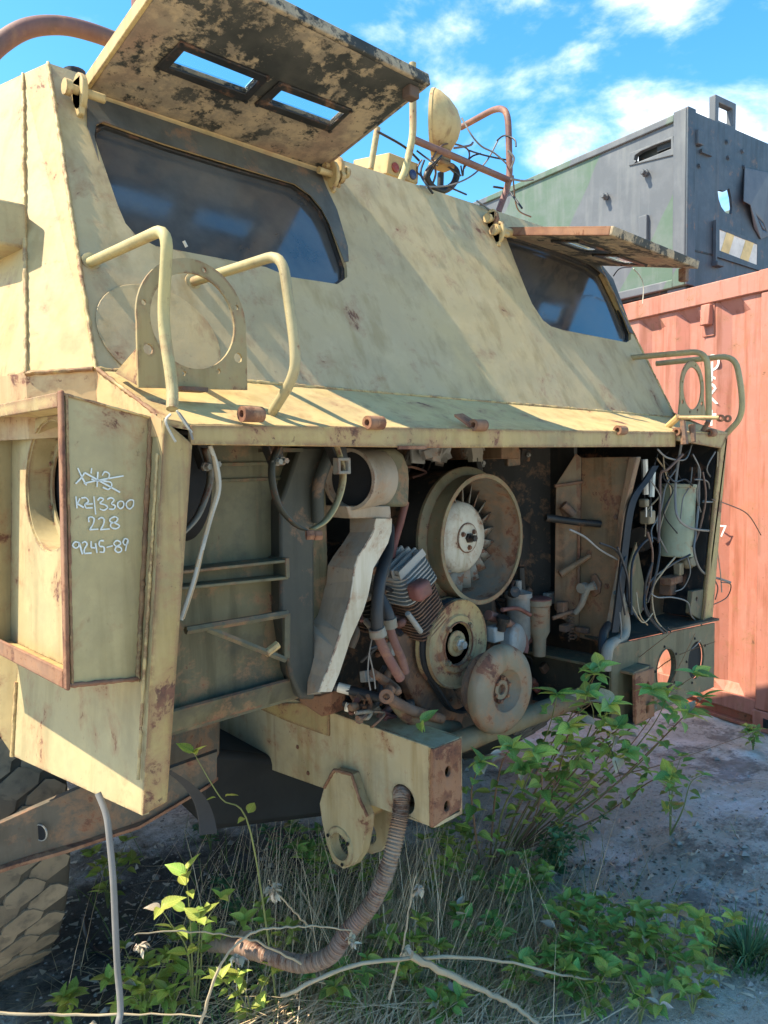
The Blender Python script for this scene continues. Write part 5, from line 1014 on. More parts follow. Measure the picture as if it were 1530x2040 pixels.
for k in range(16):
    x0, y0 = random.uniform(1300, 1425), random.uniform(895, 940); px = [(x0, y0)]
    for j in range(4): px.append((max(1285, min(1428, px[-1][0]+random.uniform(-28, 28))), px[-1][1]+random.uniform(15, 50)))
    wire(px, 1.3+random.uniform(-.06, .12), random.uniform(.0018, .0035))
# lamp panel under the electrical bay
LP = [aY(*q, YF) for q in ((1218, 1286), (1424, 1241), (1422, 1369), (1292, 1424), (1218, 1446))]
h1, h2 = aY(1327, 1334, YF), aY(1387, 1315, YF)
LPp = P('lamp_panel', 'paint_bay', TR, lambda b: b.prism(LP, V((0, .008, 0)), [circ(30, lambda a: h1+V((.075*math.cos(a), 0, .075*math.sin(a)))), circ(30, lambda a: h2+V((.072*math.cos(a), 0, .072*math.sin(a))))]))
P('lamp_panel_top', 'paint_column', TR, lambda b: b.prism([aZ(1216, 1284, .957), aZ(1433, 1236, .957), V((3.02, 1.62, .957)), V((2.42, 1.62, .957))], V((0, 0, .008))))
P('lamp_bucket', 'void', LPp, lambda b: b.lathe(h2+V((0, .012, 0)), (0, 1, 0), [(0, .074), (.025, .072), (.025, 0)], 30))
for h in (h1, h2):
    for k in range(5): a = .5+k*1.257; bolt(LPp, h+V((.088*math.cos(a), 0, .088*math.sin(a))), (0, -1, 0), .0035, .004, 'void')
P('lamp_bezel', 'paint_bay', LPp, lambda b: b.lathe(h1+V((0, -.003, 0)), (0, 1, 0), [(0, .075), (0, .079), (.02, .079), (.02, .075)], 36, True), smooth=40)
# loose cables, hanging in the air

# ------------------------------------------------------------------ chassis, wheels
def rail_left():
    root = empty('chassis_rail', V((1.455, 2.6, .70)), parent=TR); x0, x1 = 1.40, 1.512
    f_t, f_b, r_b = aX(864, 1491, x0), aX(862, 1648, x0), aX(435, 1496, x0); y0 = f_t.y; zt, zb = f_t.z, f_b.z
    hc_ = aX(803, 1592, x0); yb = r_b.y
    loop = [V((x0, y0, zb)), V((x0, yb, r_b.z)), V((x0, 6.2, r_b.z)), V((x0, 6.2, zt)), V((x0, y0, zt))]
    P('web', 'paint_beam', root, lambda b: b.prism(loop, V((.010, 0, 0)), [circ(22, lambda a: hc_+V((0, .043*math.cos(a), .040*math.sin(a))))]), bevel=.003)
    P('web', 'paint_beam', root, lambda b: b.prism([p+V((x1-x0, 0, 0)) for p in loop], V((-.010, 0, 0))))
    P('top_flange', 'paint_beam', root, lambda b: b.prism([V((x0+.0105, y0, zt)), V((x1-.0105, y0, zt)), V((x1-.0105, 6.2, zt)), V((x0+.0105, 6.2, zt))], V((0, 0, -.010))))
    P('bottom_flange', 'paint_beam', root, lambda b: b.prism([V((x0+.0105, y0, zb)), V((x1-.0105, y0, zb)), V((x1-.0105, yb, r_b.z)), V((x0+.0105, yb, r_b.z))], V((0, 0, .010))))
    fp = [aY(*q, y0-.004) for q in ((864, 1493), (920, 1471), (919, 1610), (862, 1650))]
    c1, c2 = aY(893, 1537, y0-.004), aY(891, 1606, y0-.004)
    P('front_plate', 'rust', root, lambda b: b.prism(fp, V((0, .012, 0)), [circ(14, lambda a: c+V((.0125*math.cos(a), 0, .0145*math.sin(a)))) for c in (c1, c2)]), bevel=.002)
    weld('weld_bead', [V((x0-.002, y0+.012, zt)), V((x0-.002, y0+.012, zb))], .005, root, 'paint_rusty')
    P('gusset_plate', 'paint_rusty', root, lambda b: b.prism([aX(*q, x0-.001) for q in ((498, 1402), (657, 1398), (658, 1466), (650, 1464), (575, 1437))], V((-.006, 0, 0))), bevel=.002)
    # tow eye: two cheeks with a bored boss
    zp = lambda x, y: (620+x/3.519, 1380+y/3.519)
    out = [zp(*q) for q in ((58, 780), (90, 660), (160, 540), (285, 575), (335, 740), (392, 870), (385, 960), (352, 1130), (300, 1210), (225, 1236), (155, 1190), (112, 1080), (75, 900))]
    xe = x0-.030; ec = aX(*zp(205, 1075), xe)
    e = P('tow_eye', 'paint_beam', root, lambda b: b.prism([aX(*q, xe) for q in out], V((.0295, 0, 0)), [circ(22, lambda a: ec+V((0, .040*math.cos(a), .040*math.sin(a))))]), bevel=.003)
    P('boss', 'paint_green', e, lambda b: b.lathe(ec+V((.004, 0, 0)), (-1, 0, 0), [(0, .040), (0, .060), (.008, .056), (.010, .040)], 28, True), smooth=40)
    for a in (.4, 2.6, 4.4): bolt(e, ec+V((-.009, .050*math.cos(a), .050*math.sin(a))), (-1, 0, 0), .004, .003, 'void')
    lo = [V((x1, p.y+.0, p.z)) for p in [aX(*q, xe) for q in out] if p.z < zb+.03]
    cz = sum(lo, V((0, 0, 0)))/len(lo)
    P('tow_eye', 'paint_beam', root, lambda b: b.prism([V((x1-.03, p.y, p.z)) for p in lo], V((.012, 0, 0)), [circ(22, lambda a: V((x1-.03, ec.y+.034*math.cos(a), ec.z+.034*math.sin(a))))]), bevel=.003)
    P('tow_web', 'paint_rusty', root, lambda b: b.box(V(((x0+x1)/2-.02, ec.y-.07, zb-.035)), .07, .012, .07))
    weld('weld_bead', [aX(*zp(*q), xe-.002) for q in ((92, 665), (160, 540), (285, 575), (335, 740), (395, 865))], .006, root, 'rust')
    for u, v in ((612, 1448), (593, 1488), (614, 1540)): bolt(root, aX(u, v, x0-.001), (-1, 0, 0), .005, .004, 'rust_dark')
rail_left()
def rail_right():
    root = empty('chassis_rail', V((2.29, 2.6, .78)), parent=TR); x0, x1, y0, zt, zb = 2.215, 2.335, 1.145, .905, .725
    P('web', 'paint_column', root, lambda b: b.prism([V((x1, y0, zb)), V((x1, 6.2, zb-.08)), V((x1, 6.2, zt)), V((x1, y0, zt))], V((-.01, 0, 0))))
    P('top_flange', 'paint_bay', root, lambda b: b.prism([V((x0, y0, zt)), V((x1-.011, y0, zt)), V((x1-.011, 6.2, zt)), V((x0, 6.2, zt))], V((0, 0, -.010))), bevel=.002)
    P('bottom_flange', 'paint_column', root, lambda b: b.prism([V((x0, y0, zb)), V((x1-.011, y0, zb)), V((x1-.011, 6.2, zb-.08)), V((x0, 6.2, zb-.08))], V((0, 0, .010))))
    fp = [aY(*q, y0-.004) for q in ((1266, 1342), (1304, 1330), (1304, 1427), (1267, 1444))]
    P('front_plate', 'rust', root, lambda b: b.prism(fp, V((0, .012, 0)), [circ(12, lambda a: aY(*q, y0-.004)+V((.011*math.cos(a), 0, .014*math.sin(a)))) for q in ((1291, 1366), (1290, 1413))]), bevel=.002)
rail_right()
P('cross_tube', 'fan_paint', TR, lambda b: b.tube([V((1.52, 1.37, .79)), V((2.33, 1.30, .80))], .032, 14), smooth=60)
cm_h = aX(880, 1452, 1.62)
P('cross_member', 'steel_black', TR, lambda b: b.hexa([V((1.53, 1.52, .70)), V((2.2, 1.52, .70)), V((2.2, 1.52, .80)), V((1.53, 1.52, .80)), V((1.53, 1.62, .70)), V((2.2, 1.62, .70)), V((2.2, 1.62, .80)), V((1.53, 1.62, .80))]), bevel=.006)
P('bush_tube', 'steel_black', TR, lambda b: b.lathe(V((1.60, 1.52, .775)), (-.3, -1, 0), [(0, .014), (0, .024), (.03, .024), (.03, .014)], 18, True), smooth=40)
# axle, springs
AX_Y, AX_Z = 2.62, .64
P('axle_beam', 'axle_black', TR, lambda b: b.tube([V((.76, AX_Y, AX_Z)), V((2.88, AX_Y, AX_Z))], .07, 14).lathe(V((1.82, AX_Y-.17, AX_Z)), (0, 1, 0), [(0, .08), (.05, .17), (.17, .19), (.29, .17), (.34, .08)], 20), smooth=50)
for x in (1.46, 2.22):
    lsp = empty('leaf_spring', V((x, AX_Y, .62)), parent=TR)
    for k in range(7):
        L_ = .50-.05*k; pts = [V((x, AX_Y+L_*t, .575-.015*k+.05*t*t*(L_/.5)**2)) for t in (-1, -.66, -.33, 0, .33, .66, 1)]
        mb = MB()
        for p in pts: mb.v += [p+V((-.04, 0, 0)), p+V((.04, 0, 0)), p+V((.04, 0, .013)), p+V((-.04, 0, .013))]
        mb.f = [(4*i+j, 4*i+(j+1) % 4, 4*i+4+(j+1) % 4, 4*i+4+j) for i in range(6) for j in range(4)]+[(0, 1, 2, 3), (24, 25, 26, 27)]; mb.build('leaf', 'axle_black', lsp)
P('skid_plate', 'axle_black', TR, lambda b: b.hexa([V((1.06, 2.35, .50)), V((1.40, 2.35, .50)), V((1.40, 2.35, .66)), V((1.06, 2.35, .66)), V((1.06, 2.9, .50)), V((1.40, 2.9, .50)), V((1.40, 2.9, .66)), V((1.06, 2.9, .66))]), bevel=.02)
P('gearbox_housing', 'axle_black', TR, lambda b: b.prism([aY(*q, 2.0) for q in ((392, 1490), (820, 1540), (775, 1590), (640, 1632), (430, 1658), (398, 1642))], V((.06, .45, 0))), bevel=.025)
# step bar running back under the hull
sb = [aX(-60, 1668, .66), aX(160, 1571, .72), aX(330, 1548, .86), aX(430, 1500, 1.05), aX(425, 1548, 1.05), aX(330, 1622, .86), aX(160, 1676, .72), aX(-60, 1748, .66)]
hb = aX(83, 1656, .695)
def bar_pt(u, v):
    return aY(u, v, 1.80-(u+60)/490*.06)
t_ = [(-60, 1668), (60, 1614), (160, 1570), (300, 1545), (432, 1498)]; b_l = [(-60, 1744), (60, 1704), (160, 1676), (300, 1630), (432, 1552)]
BAR = MB(); tp = [bar_pt(*q) for q in t_]; bp = [bar_pt(*q) for q in b_l]
BAR.add(tp+bp+[p+V((.012, .02, 0)) for p in tp+bp], [(i, i+1, 6+i, 5+i) for i in range(4)]+[(10+i, 15+i, 16+i, 11+i) for i in range(4)]+[(i, 10+i, 11+i, i+1) for i in range(4)]+[(5+i, 6+i, 16+i, 15+i) for i in range(4)]+[(0, 5, 15, 10), (4, 14, 19, 9)])
ARM = BAR.build('side_member', 'bar_dusty', TR)
P('lower_flange', 'rust', ARM, lambda b: b.add([q for p in bp for q in (p+V((-.035, -.01, -.004)), p+V((.01, .01, .0)), p+V((.01, .01, -.008)), p+V((-.035, -.01, -.012)))], [(4*i+j, 4*i+(j+1) % 4, 4*i+4+(j+1) % 4, 4*i+4+j) for i in range(4) for j in range(4)]+[(0, 1, 2, 3), (16, 17, 18, 19)]))
ho = bar_pt(83, 1656); P('bolt_hole', 'void', ARM, lambda b: b.lathe(ho+V((-.003, -.004, 0)), (-.9, -.43, 0), [(0, .018), (.002, .018), (.002, 0)], 18))
P('hole_edge', 'chrome', ARM, lambda b: b.lathe(ho+V((-.003, -.004, 0)), (-.9, -.43, 0), [(0, .018), (0, .020), (.003, .020), (.003, .018)], 18, True))
# wheels with separate tread blocks
WC = .60; TW = .40; TR_R = .63
def wheel(cx, cy, first=None):
    c = V((cx, cy, TR_R+.012))
    if first is not None:
        r = first.copy(); COL.objects.link(r); r.parent = TR; r.location = c-V(TR.location)
        for ch in first.children:
            k = ch.copy(); COL.objects.link(k); k.parent = r
        return r
    root = empty('wheel', c, parent=TR); w = TW/2
    P('tyre', 'tyre_dark', root, lambda b: b.lathe(c-V((w, 0, 0)), (1, 0, 0), [(.03, .27), (.0, .33), (-.012, .42), (-.004, .53), (.006, .59), (.016, .614), (.030, .6215), (.06, .6232), (TW/2, .6240), (TW-.06, .6232), (TW-.030, .6215), (TW-.016, .614), (TW-.006, .59), (TW+.004, .53), (TW+.012, .42), (TW, .33), (TW-.03, .27)], 64), smooth=40)
    P('rim', 'rust', root, lambda b: b.lathe(c-V((w, 0, 0)), (1, 0, 0), [(.03, .272), (.03, .25), (.16, .24), (.17, .12), (.10, .11), (.10, 0)], 40), smooth=35)
    # one block mesh, curved to the tyre
    def block_mesh(lo):
        mb = MB(); prof = [(-.5, -.06), (-.34, -.40), (-.1, -.5), (.14, -.46), (.5, -.02), (.42, .20), (.12, .5), (-.18, .46)]
        L_, H_ = .096, .122
        top = []; bot = []
        for a, b_ in prof:
            x, t = b_*H_*.93+a*.012, a*L_*.93; th = t/TR_R
            top.append(V((x, TR_R*math.sin(th), TR_R*math.cos(th)))); bot.append(V((x*1.03, (TR_R-.012)*math.sin(th*1.03), (TR_R-.012)*math.cos(th*1.03))))
        n = len(prof); mb.add(top+bot, [tuple(range(n))]+[(i, (i+1) % n, n+(i+1) % n, n+i) for i in range(n)])
        me = bpy.data.meshes.new('tread_block'); me.from_pydata(mb.v, [], mb.f); me.materials.append(MATS['tyre_rubber'])
        bm = bmesh.new(); bm.from_mesh(me); bmesh.ops.recalc_face_normals(bm, faces=bm.faces[:]); bm.to_mesh(me); bm.free(); return me
    bm_ = block_mesh(0); rows = 40
    for k in range(rows):
        for j, xo in enumerate((-.126, -.063, 0, .063, .126)):
            o = bpy.data.objects.new('tread_block', bm_); COL.objects.link(o); o.parent = root
            ang = 2*math.pi*(k+(j % 2)*.5)/rows
            o.matrix_local = Matrix.Translation(V((xo, 0, -.003*(abs(xo) > .1)))) @ Matrix.Rotation(ang, 4, 'X') @ Matrix.Rotation(R(8 if j % 2 else -8), 4, 'Z')
            o.matrix_local = Matrix.Rotation(ang, 4, 'X') @ Matrix.Translation(V((xo, 0, -.003*(abs(xo) > .1)))) @ Matrix.Diagonal((.90, .90, 1, 1))
    return root
w1 = wheel(.555, AX_Y); wheel(3.645-.555, AX_Y, w1); wheel(.555, 5.3, w1); wheel(3.645-.555, 5.3, w1)
P('rear_axle', 'axle_black', TR, lambda b: b.tube([V((.66, 5.3, AX_Z)), V((2.98, 5.3, AX_Z))], .07, 12), smooth=50)
P('cargo_deck', 'paint_rusty', TR, lambda b: b.box((1.82, 5.2, 1.22), 2.3, 2.4, .08), bevel=.006)
for x in (1.2, 2.4): P('deck_bearer', 'rust_dark', TR, lambda b: b.box((1.455 if x < 2 else 2.275, 5.2, 1.02), .08, 2.3, .32))
# ------------------------------------------------------------------ loose hoses and cables (things of their own)
def thing_tube(name, label, cat, pts, r, m, seg=8, group=None, n=6):
    o = P(name, m, None, lambda b: b.tube(smooth_path(pts, n), r, seg), smooth=60); tag(o, label, cat, group); return o
# corrugated conduit out of the chassis rail
cp_ = smooth_path([aX(800, 1575, 1.44), aX(800, 1590, 1.39), aY(796, 1630, 1.38), aY(775, 1720, 1.37), aY(740, 1800, 1.40), aY(690, 1860, 1.44), aY(655, 1905, 1.48), aY(600, 1920, 1.56), aY(540, 1905, 1.66), aY(470, 1885, 1.80), aY(420, 1880, 1.95)], 46)
rr_ = [.0215+(.0026*math.sin(i*1.9)) for i in range(len(cp_))]
for i, p in enumerate(cp_):
    if p.z < .03+ground_h(p.x, p.y): p.z = .03+ground_h(p.x, p.y)
worn_paint('conduit', (.27, .21, .15), (.30, .17, .12), rust=.25, edge=.3, streak=.3, dirt=.3, chips=.4, rough=.5)
hose = P('corrugated_conduit', 'conduit', None, lambda b: b.tube(cp_, rr_, 14), smooth=70)
tag(hose, 'thick corrugated conduit hanging from the hole in the rusty chassis rail end', 'conduit')
gp = [aY(195, 1580, 1.30), aY(212, 1625, 1.28), aY(219, 1680, 1.27), aY(226, 1760, 1.26), aY(230, 1850, 1.26), aY(234, 1930, 1.26), aY(240, 2010, 1.25), aY(236, 2120, 1.24)]
gp.append(V((gp[-1].x, gp[-1].y, ground_h(gp[-1].x, gp[-1].y)+.005)))
thing_tube('hanging_cable', 'pale grey cable hanging straight down from under the chalked box', 'cable', gp, .0058, 'wire_grey', 8)
st = smooth_path([aY(334, 1535, 1.40), aY(370, 1560, 1.42), aY(398, 1592, 1.44), aY(412, 1630, 1.45), aY(416, 1662, 1.45)], 6); mb = MB()
for i, p in enumerate(st): w = .012+.010*(i/len(st)); mb.v += [p+V((-w, 0, .006)), p+V((w, 0, -.006)), p+V((w, .006, -.006)), p+V((-w, .006, .006))]
mb.f = [(4*i+k, 4*i+(k+1) % 4, 4*i+4+(k+1) % 4, 4*i+4+k) for i in range(len(st)-1) for k in range(4)]+[(0, 1, 2, 3)]
tag(mb.build('rubber_strip', 'rubber', None, smooth=40), 'torn black rubber strip dangling beside the bottom of the front post', 'rubber strip')
# black cable lying on the ground under the truck
pts = [aZ(u, v, .02) for u, v in ((165, 1820), (172, 1860), (195, 1890), (230, 1900), (300, 1905), (370, 1890))]
thing_tube('ground_cable', 'thin black cable lying in a loop on the dirt by the tyre', 'cable', [V((p.x, p.y, ground_h(p.x, p.y)+.008)) for p in pts], .007, 'wire_black', 6)
# wires tied round the guard bar foot and bundles on the roof
for k in range(4):
    c = aX(344, 806+k*5, .735); P('tie_wire', 'wire_black', TR, lambda b: b.tube([c+V((.020*math.cos(t), .020*math.sin(t), .003*math.sin(3*t+k))) for t in [i*.5 for i in range(14)]], .003, 5), smooth=60)
for px in (((340, 825), (330, 840), (345, 872), (350, 880)), ((352, 818), (366, 840), (382, 862)), ((356, 822), (374, 848), (384, 876))): wire(px, 1.17, .0022, random.choice(['wire_grey', 'wire_white']))
for px, m, r in (([(418, 888), (432, 930), (436, 975), (420, 1030), (402, 1095), (385, 1160), (360, 1235)], 'wire_white', .0045), ([(420, 890), (428, 925), (433, 972), (424, 1010), (408, 1070), (392, 1130)], 'wire_tan', .004), ([(402, 1095), (388, 1155), (363, 1232)], 'wire_tan', .0045)): wire(px, 1.215, r, m)
wr_ = [[(752, 262), (805, 292), (835, 320)], [(830, 300), (850, 315), (872, 330)], [(920, 235), (940, 270), (960, 292), (985, 305), (1012, 330), (1018, 345)], [(905, 295), (935, 290), (942, 284)], [(935, 300), (960, 308), (990, 315), (1018, 320)], [(990, 280), (1005, 270), (1025, 278), (1028, 292)], [(1012, 300), (1024, 315), (1018, 335)], [(860, 318), (880, 290), (905, 287), (930, 296), (935, 312), (925, 335)], [(918, 330), (922, 350), (925, 330), (940, 312), (958, 306)], [(845, 320), (838, 345), (850, 368), (862, 385)], [(835, 370), (860, 372), (900, 368), (940, 350), (970, 320), (992, 280)], [(1022, 350), (1026, 395), (1034, 420), (1058, 432)], [(983, 372), (1010, 378), (1025, 395), (1040, 415)], [(893, 372), (930, 388)], [(950, 400), (985, 425), (1000, 440)], [(860, 312), (868, 345), (858, 375)], [(880, 325), (905, 340), (918, 350)], [(848, 340), (870, 320), (880, 310), (866, 330), (855, 352)], [(1018, 356), (1040, 360), (1062, 358)], [(840, 318), (830, 340), (845, 355)]]
for i, px in enumerate(wr_): wire(px, [1.80+.06*math.sin(i*1.7+j*.8) for j in range(len(px))], .0032 if i % 3 else .0042, ['wire_black', 'wire_black', 'wire_grey', 'wire_brown'][i % 4])
wire([(1262, 535), (1275, 550), (1282, 570), (1280, 605)], 1.62, .0025, 'wire_white'); wire([(1222, 550), (1235, 535), (1258, 532)], 1.62, .0025, 'wire_black')
wire([(372, 492), (366, 480)], 1.35, .003, 'wire_white')

# ------------------------------------------------------------------ vegetation
random.seed(21)
def leaf_mesh(name, m, wid, fold, droop, n=6):
    me = bpy.data.meshes.new(name); vs_ = []; fs = []
    for i in range(n+1):
        t = i/n; w = wid*(math.sin(math.pi*min(1, t**.72*1.0)) ** .85) if 0 < t < 1 else 0.004
        if t > .6: w *= 1-.35*(t-.6)/.4
        z = -droop*t*t + .06*math.sin(t*9)*wid
        vs_ += [(t, w, z+fold*w), (t, w*.5, z+fold*w*.35), (t, 0, z), (t, -w*.5, z+fold*w*.35), (t, -w, z+fold*w)]
    for i in range(n):
        for k in range(4): a = i*5+k; fs.append((a, a+1, a+6, a+5))
    me.from_pydata(vs_, [], fs); me.materials.append(MATS[m]); me.shade_smooth(); return me
LM = {}
for m in ('leaf_green', 'leaf_lime', 'leaf_dark', 'dead_leaf'):
    LM[m] = [leaf_mesh('leaf', m, w, f, d) for w, f, d in ((.27, .45, .22), (.31, .25, .35), (.24, .6, .12), (.29, .35, .5))]
def ground_pt(u, v): p = aZ(u, v, 0); return V((p.x, p.y, ground_h(p.x, p.y)))
def add_leaf(root, p, d, size, m, roll=None):
    d = d.normalized(); up = V((random.gauss(0, .35), random.gauss(0, .35), 1)); y = up.cross(d)
    if y.length < 1e-3: y = V((0, 1, 0))
    y.normalize(); z = d.cross(y)
    mm = m; q_ = random.random()
    if m == 'leaf_green' and q_ < .28: mm = 'leaf_lime'
    elif m in ('leaf_green', 'leaf_lime') and q_ > .955: mm = 'dead_leaf'
    o = bpy.data.objects.new('leaf', random.choice(LM[mm])); COL.objects.link(o); o.parent = root
    M_ = Matrix(((d.x, y.x, z.x, 0), (d.y, y.y, z.y, 0), (d.z, y.z, z.z, 0), (0, 0, 0, 1)))
    o.matrix_local = Matrix.Translation(p-V(root.location)) @ M_ @ Matrix.Diagonal((size, size*random.uniform(.85, 1.15), size, 1))
    return o
def leafy_stem(root, pts, r0, m_stem, m_leaf, nodes, size, start=.35, tip=4, cluster=1):
    path = smooth_path(pts, 6); n = len(path)
    P('stem', m_stem, root, lambda b: b.tube(path, [r0*(1-.75*i/(n-1)) for i in range(n)], 5), smooth=60)
    for k in range(nodes):
        t = start+(1-start)*(k+random.uniform(-.3, .3))/max(1, nodes); t = max(.05, min(.97, t)); i = int(t*(n-1)); p = path[i]; ax = (path[min(i+1, n-1)]-path[max(i-1, 0)]).normalized()
        a0 = random.uniform(0, 6.3)
        for s in range(2):
            side = V((math.cos(a0+s*math.pi), math.sin(a0+s*math.pi), .2)); d = (side+ax*.5+V((0, 0, -.15))).normalized()
            q = p + d*size*.25
            add_leaf(root, q, d+V((0, 0, random.uniform(-.35, .2))), size*random.uniform(.55, 1.1)*(1-.25*t), m_leaf)
    for k in range(tip):
        a = 6.283*k/max(1, tip)+random.uniform(-.4, .4); ax = (path[-1]-path[-2]).normalized()
        add_leaf(root, path[-1], V((math.cos(a), math.sin(a), .15))*.9+ax*.5, size*random.uniform(.6, 1.0), m_leaf)
def px_stem(px, y0, y1, ground=True):
    n = len(px); pts = []
    for i, (u, v) in enumerate(px):
        t = i/(n-1); pts.append(aY(u, v, y0+(y1-y0)*t))
    if ground: pts[0].z = ground_h(pts[0].x, pts[0].y)-.01
    return pts
def plant(name, label, cat, base, stems, m_leaf, size, group=None, m_stem='stem_green', r0=.004, nodes=4, tip=4, start=.35):
    root = empty(name, base, label, cat, group)
    for s in stems: leafy_stem(root, s, r0, m_stem, m_leaf, nodes, size, start, tip)
    return root
# the shrub that grows up in front of the right-hand chassis rail
def gy(u, v): return ground_pt(u, v).y
B1 = ground_pt(1000, 1715)
sh_px = [([(985, 1712), (1075, 1560), (1140, 1450), (1185, 1345)], 1.10, 6), ([(992, 1712), (1085, 1540), (1150, 1400), (1195, 1330)], 1.12, 5), ([(1005, 1715), (1150, 1530), (1235, 1450), (1385, 1345)], 1.02, 6),
         ([(1000, 1715), (1120, 1560), (1180, 1470), (1215, 1405)], 1.06, 5), ([(975, 1712), (985, 1600), (1000, 1520), (1020, 1490)], 1.15, 4), ([(1015, 1718), (1085, 1610), (1120, 1510), (1135, 1450)], 1.12, 6), ([(1020, 1720), (1170, 1610), (1300, 1490), (1370, 1420)], 1.0, 7),
         ([(1025, 1722), (1190, 1630), (1290, 1560), (1335, 1545)], .98, 6), ([(960, 1712), (945, 1640), (940, 1570), (960, 1520)], 1.18, 5), ([(1010, 1715), (1060, 1640), (1080, 1560), (1065, 1500)], 1.15, 5), ([(1030, 1722), (1200, 1560), (1290, 1460), (1330, 1390)], 1.03, 6), ([(1035, 1724), (1110, 1640), (1190, 1540), (1250, 1500)], 1.08, 5), ([(998, 1712), (1040, 1580), (1090, 1460), (1110, 1385)], 1.14, 4),
         ([(1010, 1716), (1130, 1540), (1180, 1440), (1170, 1385)], 1.08, 5), ([(1020, 1718), (1180, 1520), (1290, 1420), (1300, 1375)], 1.04, 6), ([(1000, 1714), (1080, 1580), (1140, 1520), (1160, 1490)], 1.13, 6), ([(1020, 1720), (1120, 1600), (1200, 1530), (1230, 1450)], 1.1, 6), ([(980, 1714), (1000, 1620), (1030, 1560), (1040, 1530)], 1.2, 6), ([(1030, 1722), (1230, 1560), (1340, 1450), (1400, 1390)], 1.0, 6)]
S1 = empty('leafy_shrub', B1, 'tall green leafy shrub growing up in front of the rusty right chassis end', 'shrub')
for px, yt, nn in sh_px: leafy_stem(S1, px_stem(px, B1.y, yt), .0045, random.choice(['stem_brown', 'stem_green']), 'leaf_green', nn+2, .074, .34, 6)
for px in ([(990, 1712), (1110, 1500), (1230, 1350), (1340, 1258)], [(1010, 1716), (1190, 1565), (1330, 1520), (1520, 1452)], [(1000, 1716), (1150, 1600), (1290, 1440), (1385, 1262)], [(1005, 1716), (1100, 1560), (1300, 1340), (1425, 1278)], [(970, 1712), (1100, 1480), (1180, 1400)], [(1030, 1716), (1110, 1560), (1195, 1470), (1240, 1560)]):
    path = smooth_path(px_stem(px, B1.y, 1.05), 6); n = len(path); P('dry_twig', 'stem_brown', S1, lambda b: b.tube(path, [.0036*(1-.7*i/(n-1)) for i in range(n)], 5), smooth=60)
S2 = ground_pt(1335, 1690); plant('drooping_weed', 'loose drooping weed standing on the bare grey soil right of the shrub', 'weed', S2, [[S2, S2+V((.0, -.05, .12)), S2+V((.05, -.06, .22)), S2+V((.12, -.08, .24))], [S2, S2+V((-.05, -.02, .15)), S2+V((-.12, -.05, .25))], [S2, S2+V((.02, 0, .2)), S2+V((.05, -.02, .32))]], 'leaf_green', .065, nodes=5)
S3 = ground_pt(1110, 1745); plant('feathery_weed', 'dark bushy weed low on the dirt behind the straw', 'weed', S3, [[S3, S3+V((random.uniform(-.05, .05), random.uniform(-.05, .05), .1)), S3+V((random.uniform(-.17, .17), random.uniform(-.15, .05), random.uniform(.12, .24)))] for _ in range(14)], 'leaf_dark', .038, nodes=7, start=.1)
# young weeds on the open ground, each where it stands
weeds = [((1025, 1985), .16, 'leaf_green', 5, 'low green weed beside the long pale branch, under its arch'), ((1105, 1935), .17, 'leaf_green', 6, 'broad leafed green weed just above the pale fallen branch'), ((1180, 2020), .15, 'leaf_green', 5, 'green weed below the drooping tip of the pale branch'), ((1215, 1925), .17, 'leaf_green', 5, 'green weed right of the broad leafed clump on grey soil'),
         ((1335, 1960), .19, 'leaf_green', 6, 'leafy weed on grey soil left of the dark grass tuft'), ((1420, 1930), .18, 'leaf_lime', 4, 'light green sprig leaning against the dark grass tuft'), ((880, 2040), .12, 'leaf_green', 4, 'small weed at the bottom edge among the straw'), ((965, 1905), .16, 'leaf_green', 5, 'green weed growing through the straw above the branch fork'),
         ((1010, 1830), .18, 'leaf_green', 5, 'thin green weed below the shrub at the edge of the straw'), ((1275, 2040), .14, 'leaf_green', 4, 'small weed at the bottom edge under the dead flower head'), ((860, 1800), .2, 'leaf_lime', 4, 'yellow green sprig right of the hanging conduit'), ((770, 1930), .20, 'leaf_lime', 4, 'yellow green sprig beside the bend of the conduit'),
         ((735, 1790), .22, 'leaf_lime', 5, 'bright weed directly below the tow eye'), ((620, 1735), .17, 'leaf_green', 5, 'green weed in the shade left of the tow eye'), ((555, 1720), .16, 'leaf_dark', 5, 'dark weed in the shade under the chassis rail'), ((480, 1850), .20, 'leaf_dark', 3, 'dark grey green weed on the oily earth under the engine'),
         ((420, 1700), .13, 'leaf_dark', 5, 'dark weed in front of the sunlit patch under the truck'), ((215, 1810), .20, 'leaf_lime', 5, 'sunlit weed behind the pale hanging cable near the tyre'), ((290, 2050), .20, 'leaf_lime', 7, 'bright yellow green weed at the foot of the hanging cable'), ((350, 2045), .16, 'leaf_lime', 4, 'bright low weed right of the hanging cable foot'),
         ((680, 2020), .15, 'leaf_green', 5, 'green weed in the straw below the conduit'), ((560, 1960), .22, 'leaf_lime', 3, 'green weed in the straw by the conduit end'), ((1500, 1510), .13, 'leaf_green', 5, 'pale weed at the foot of the red container')]
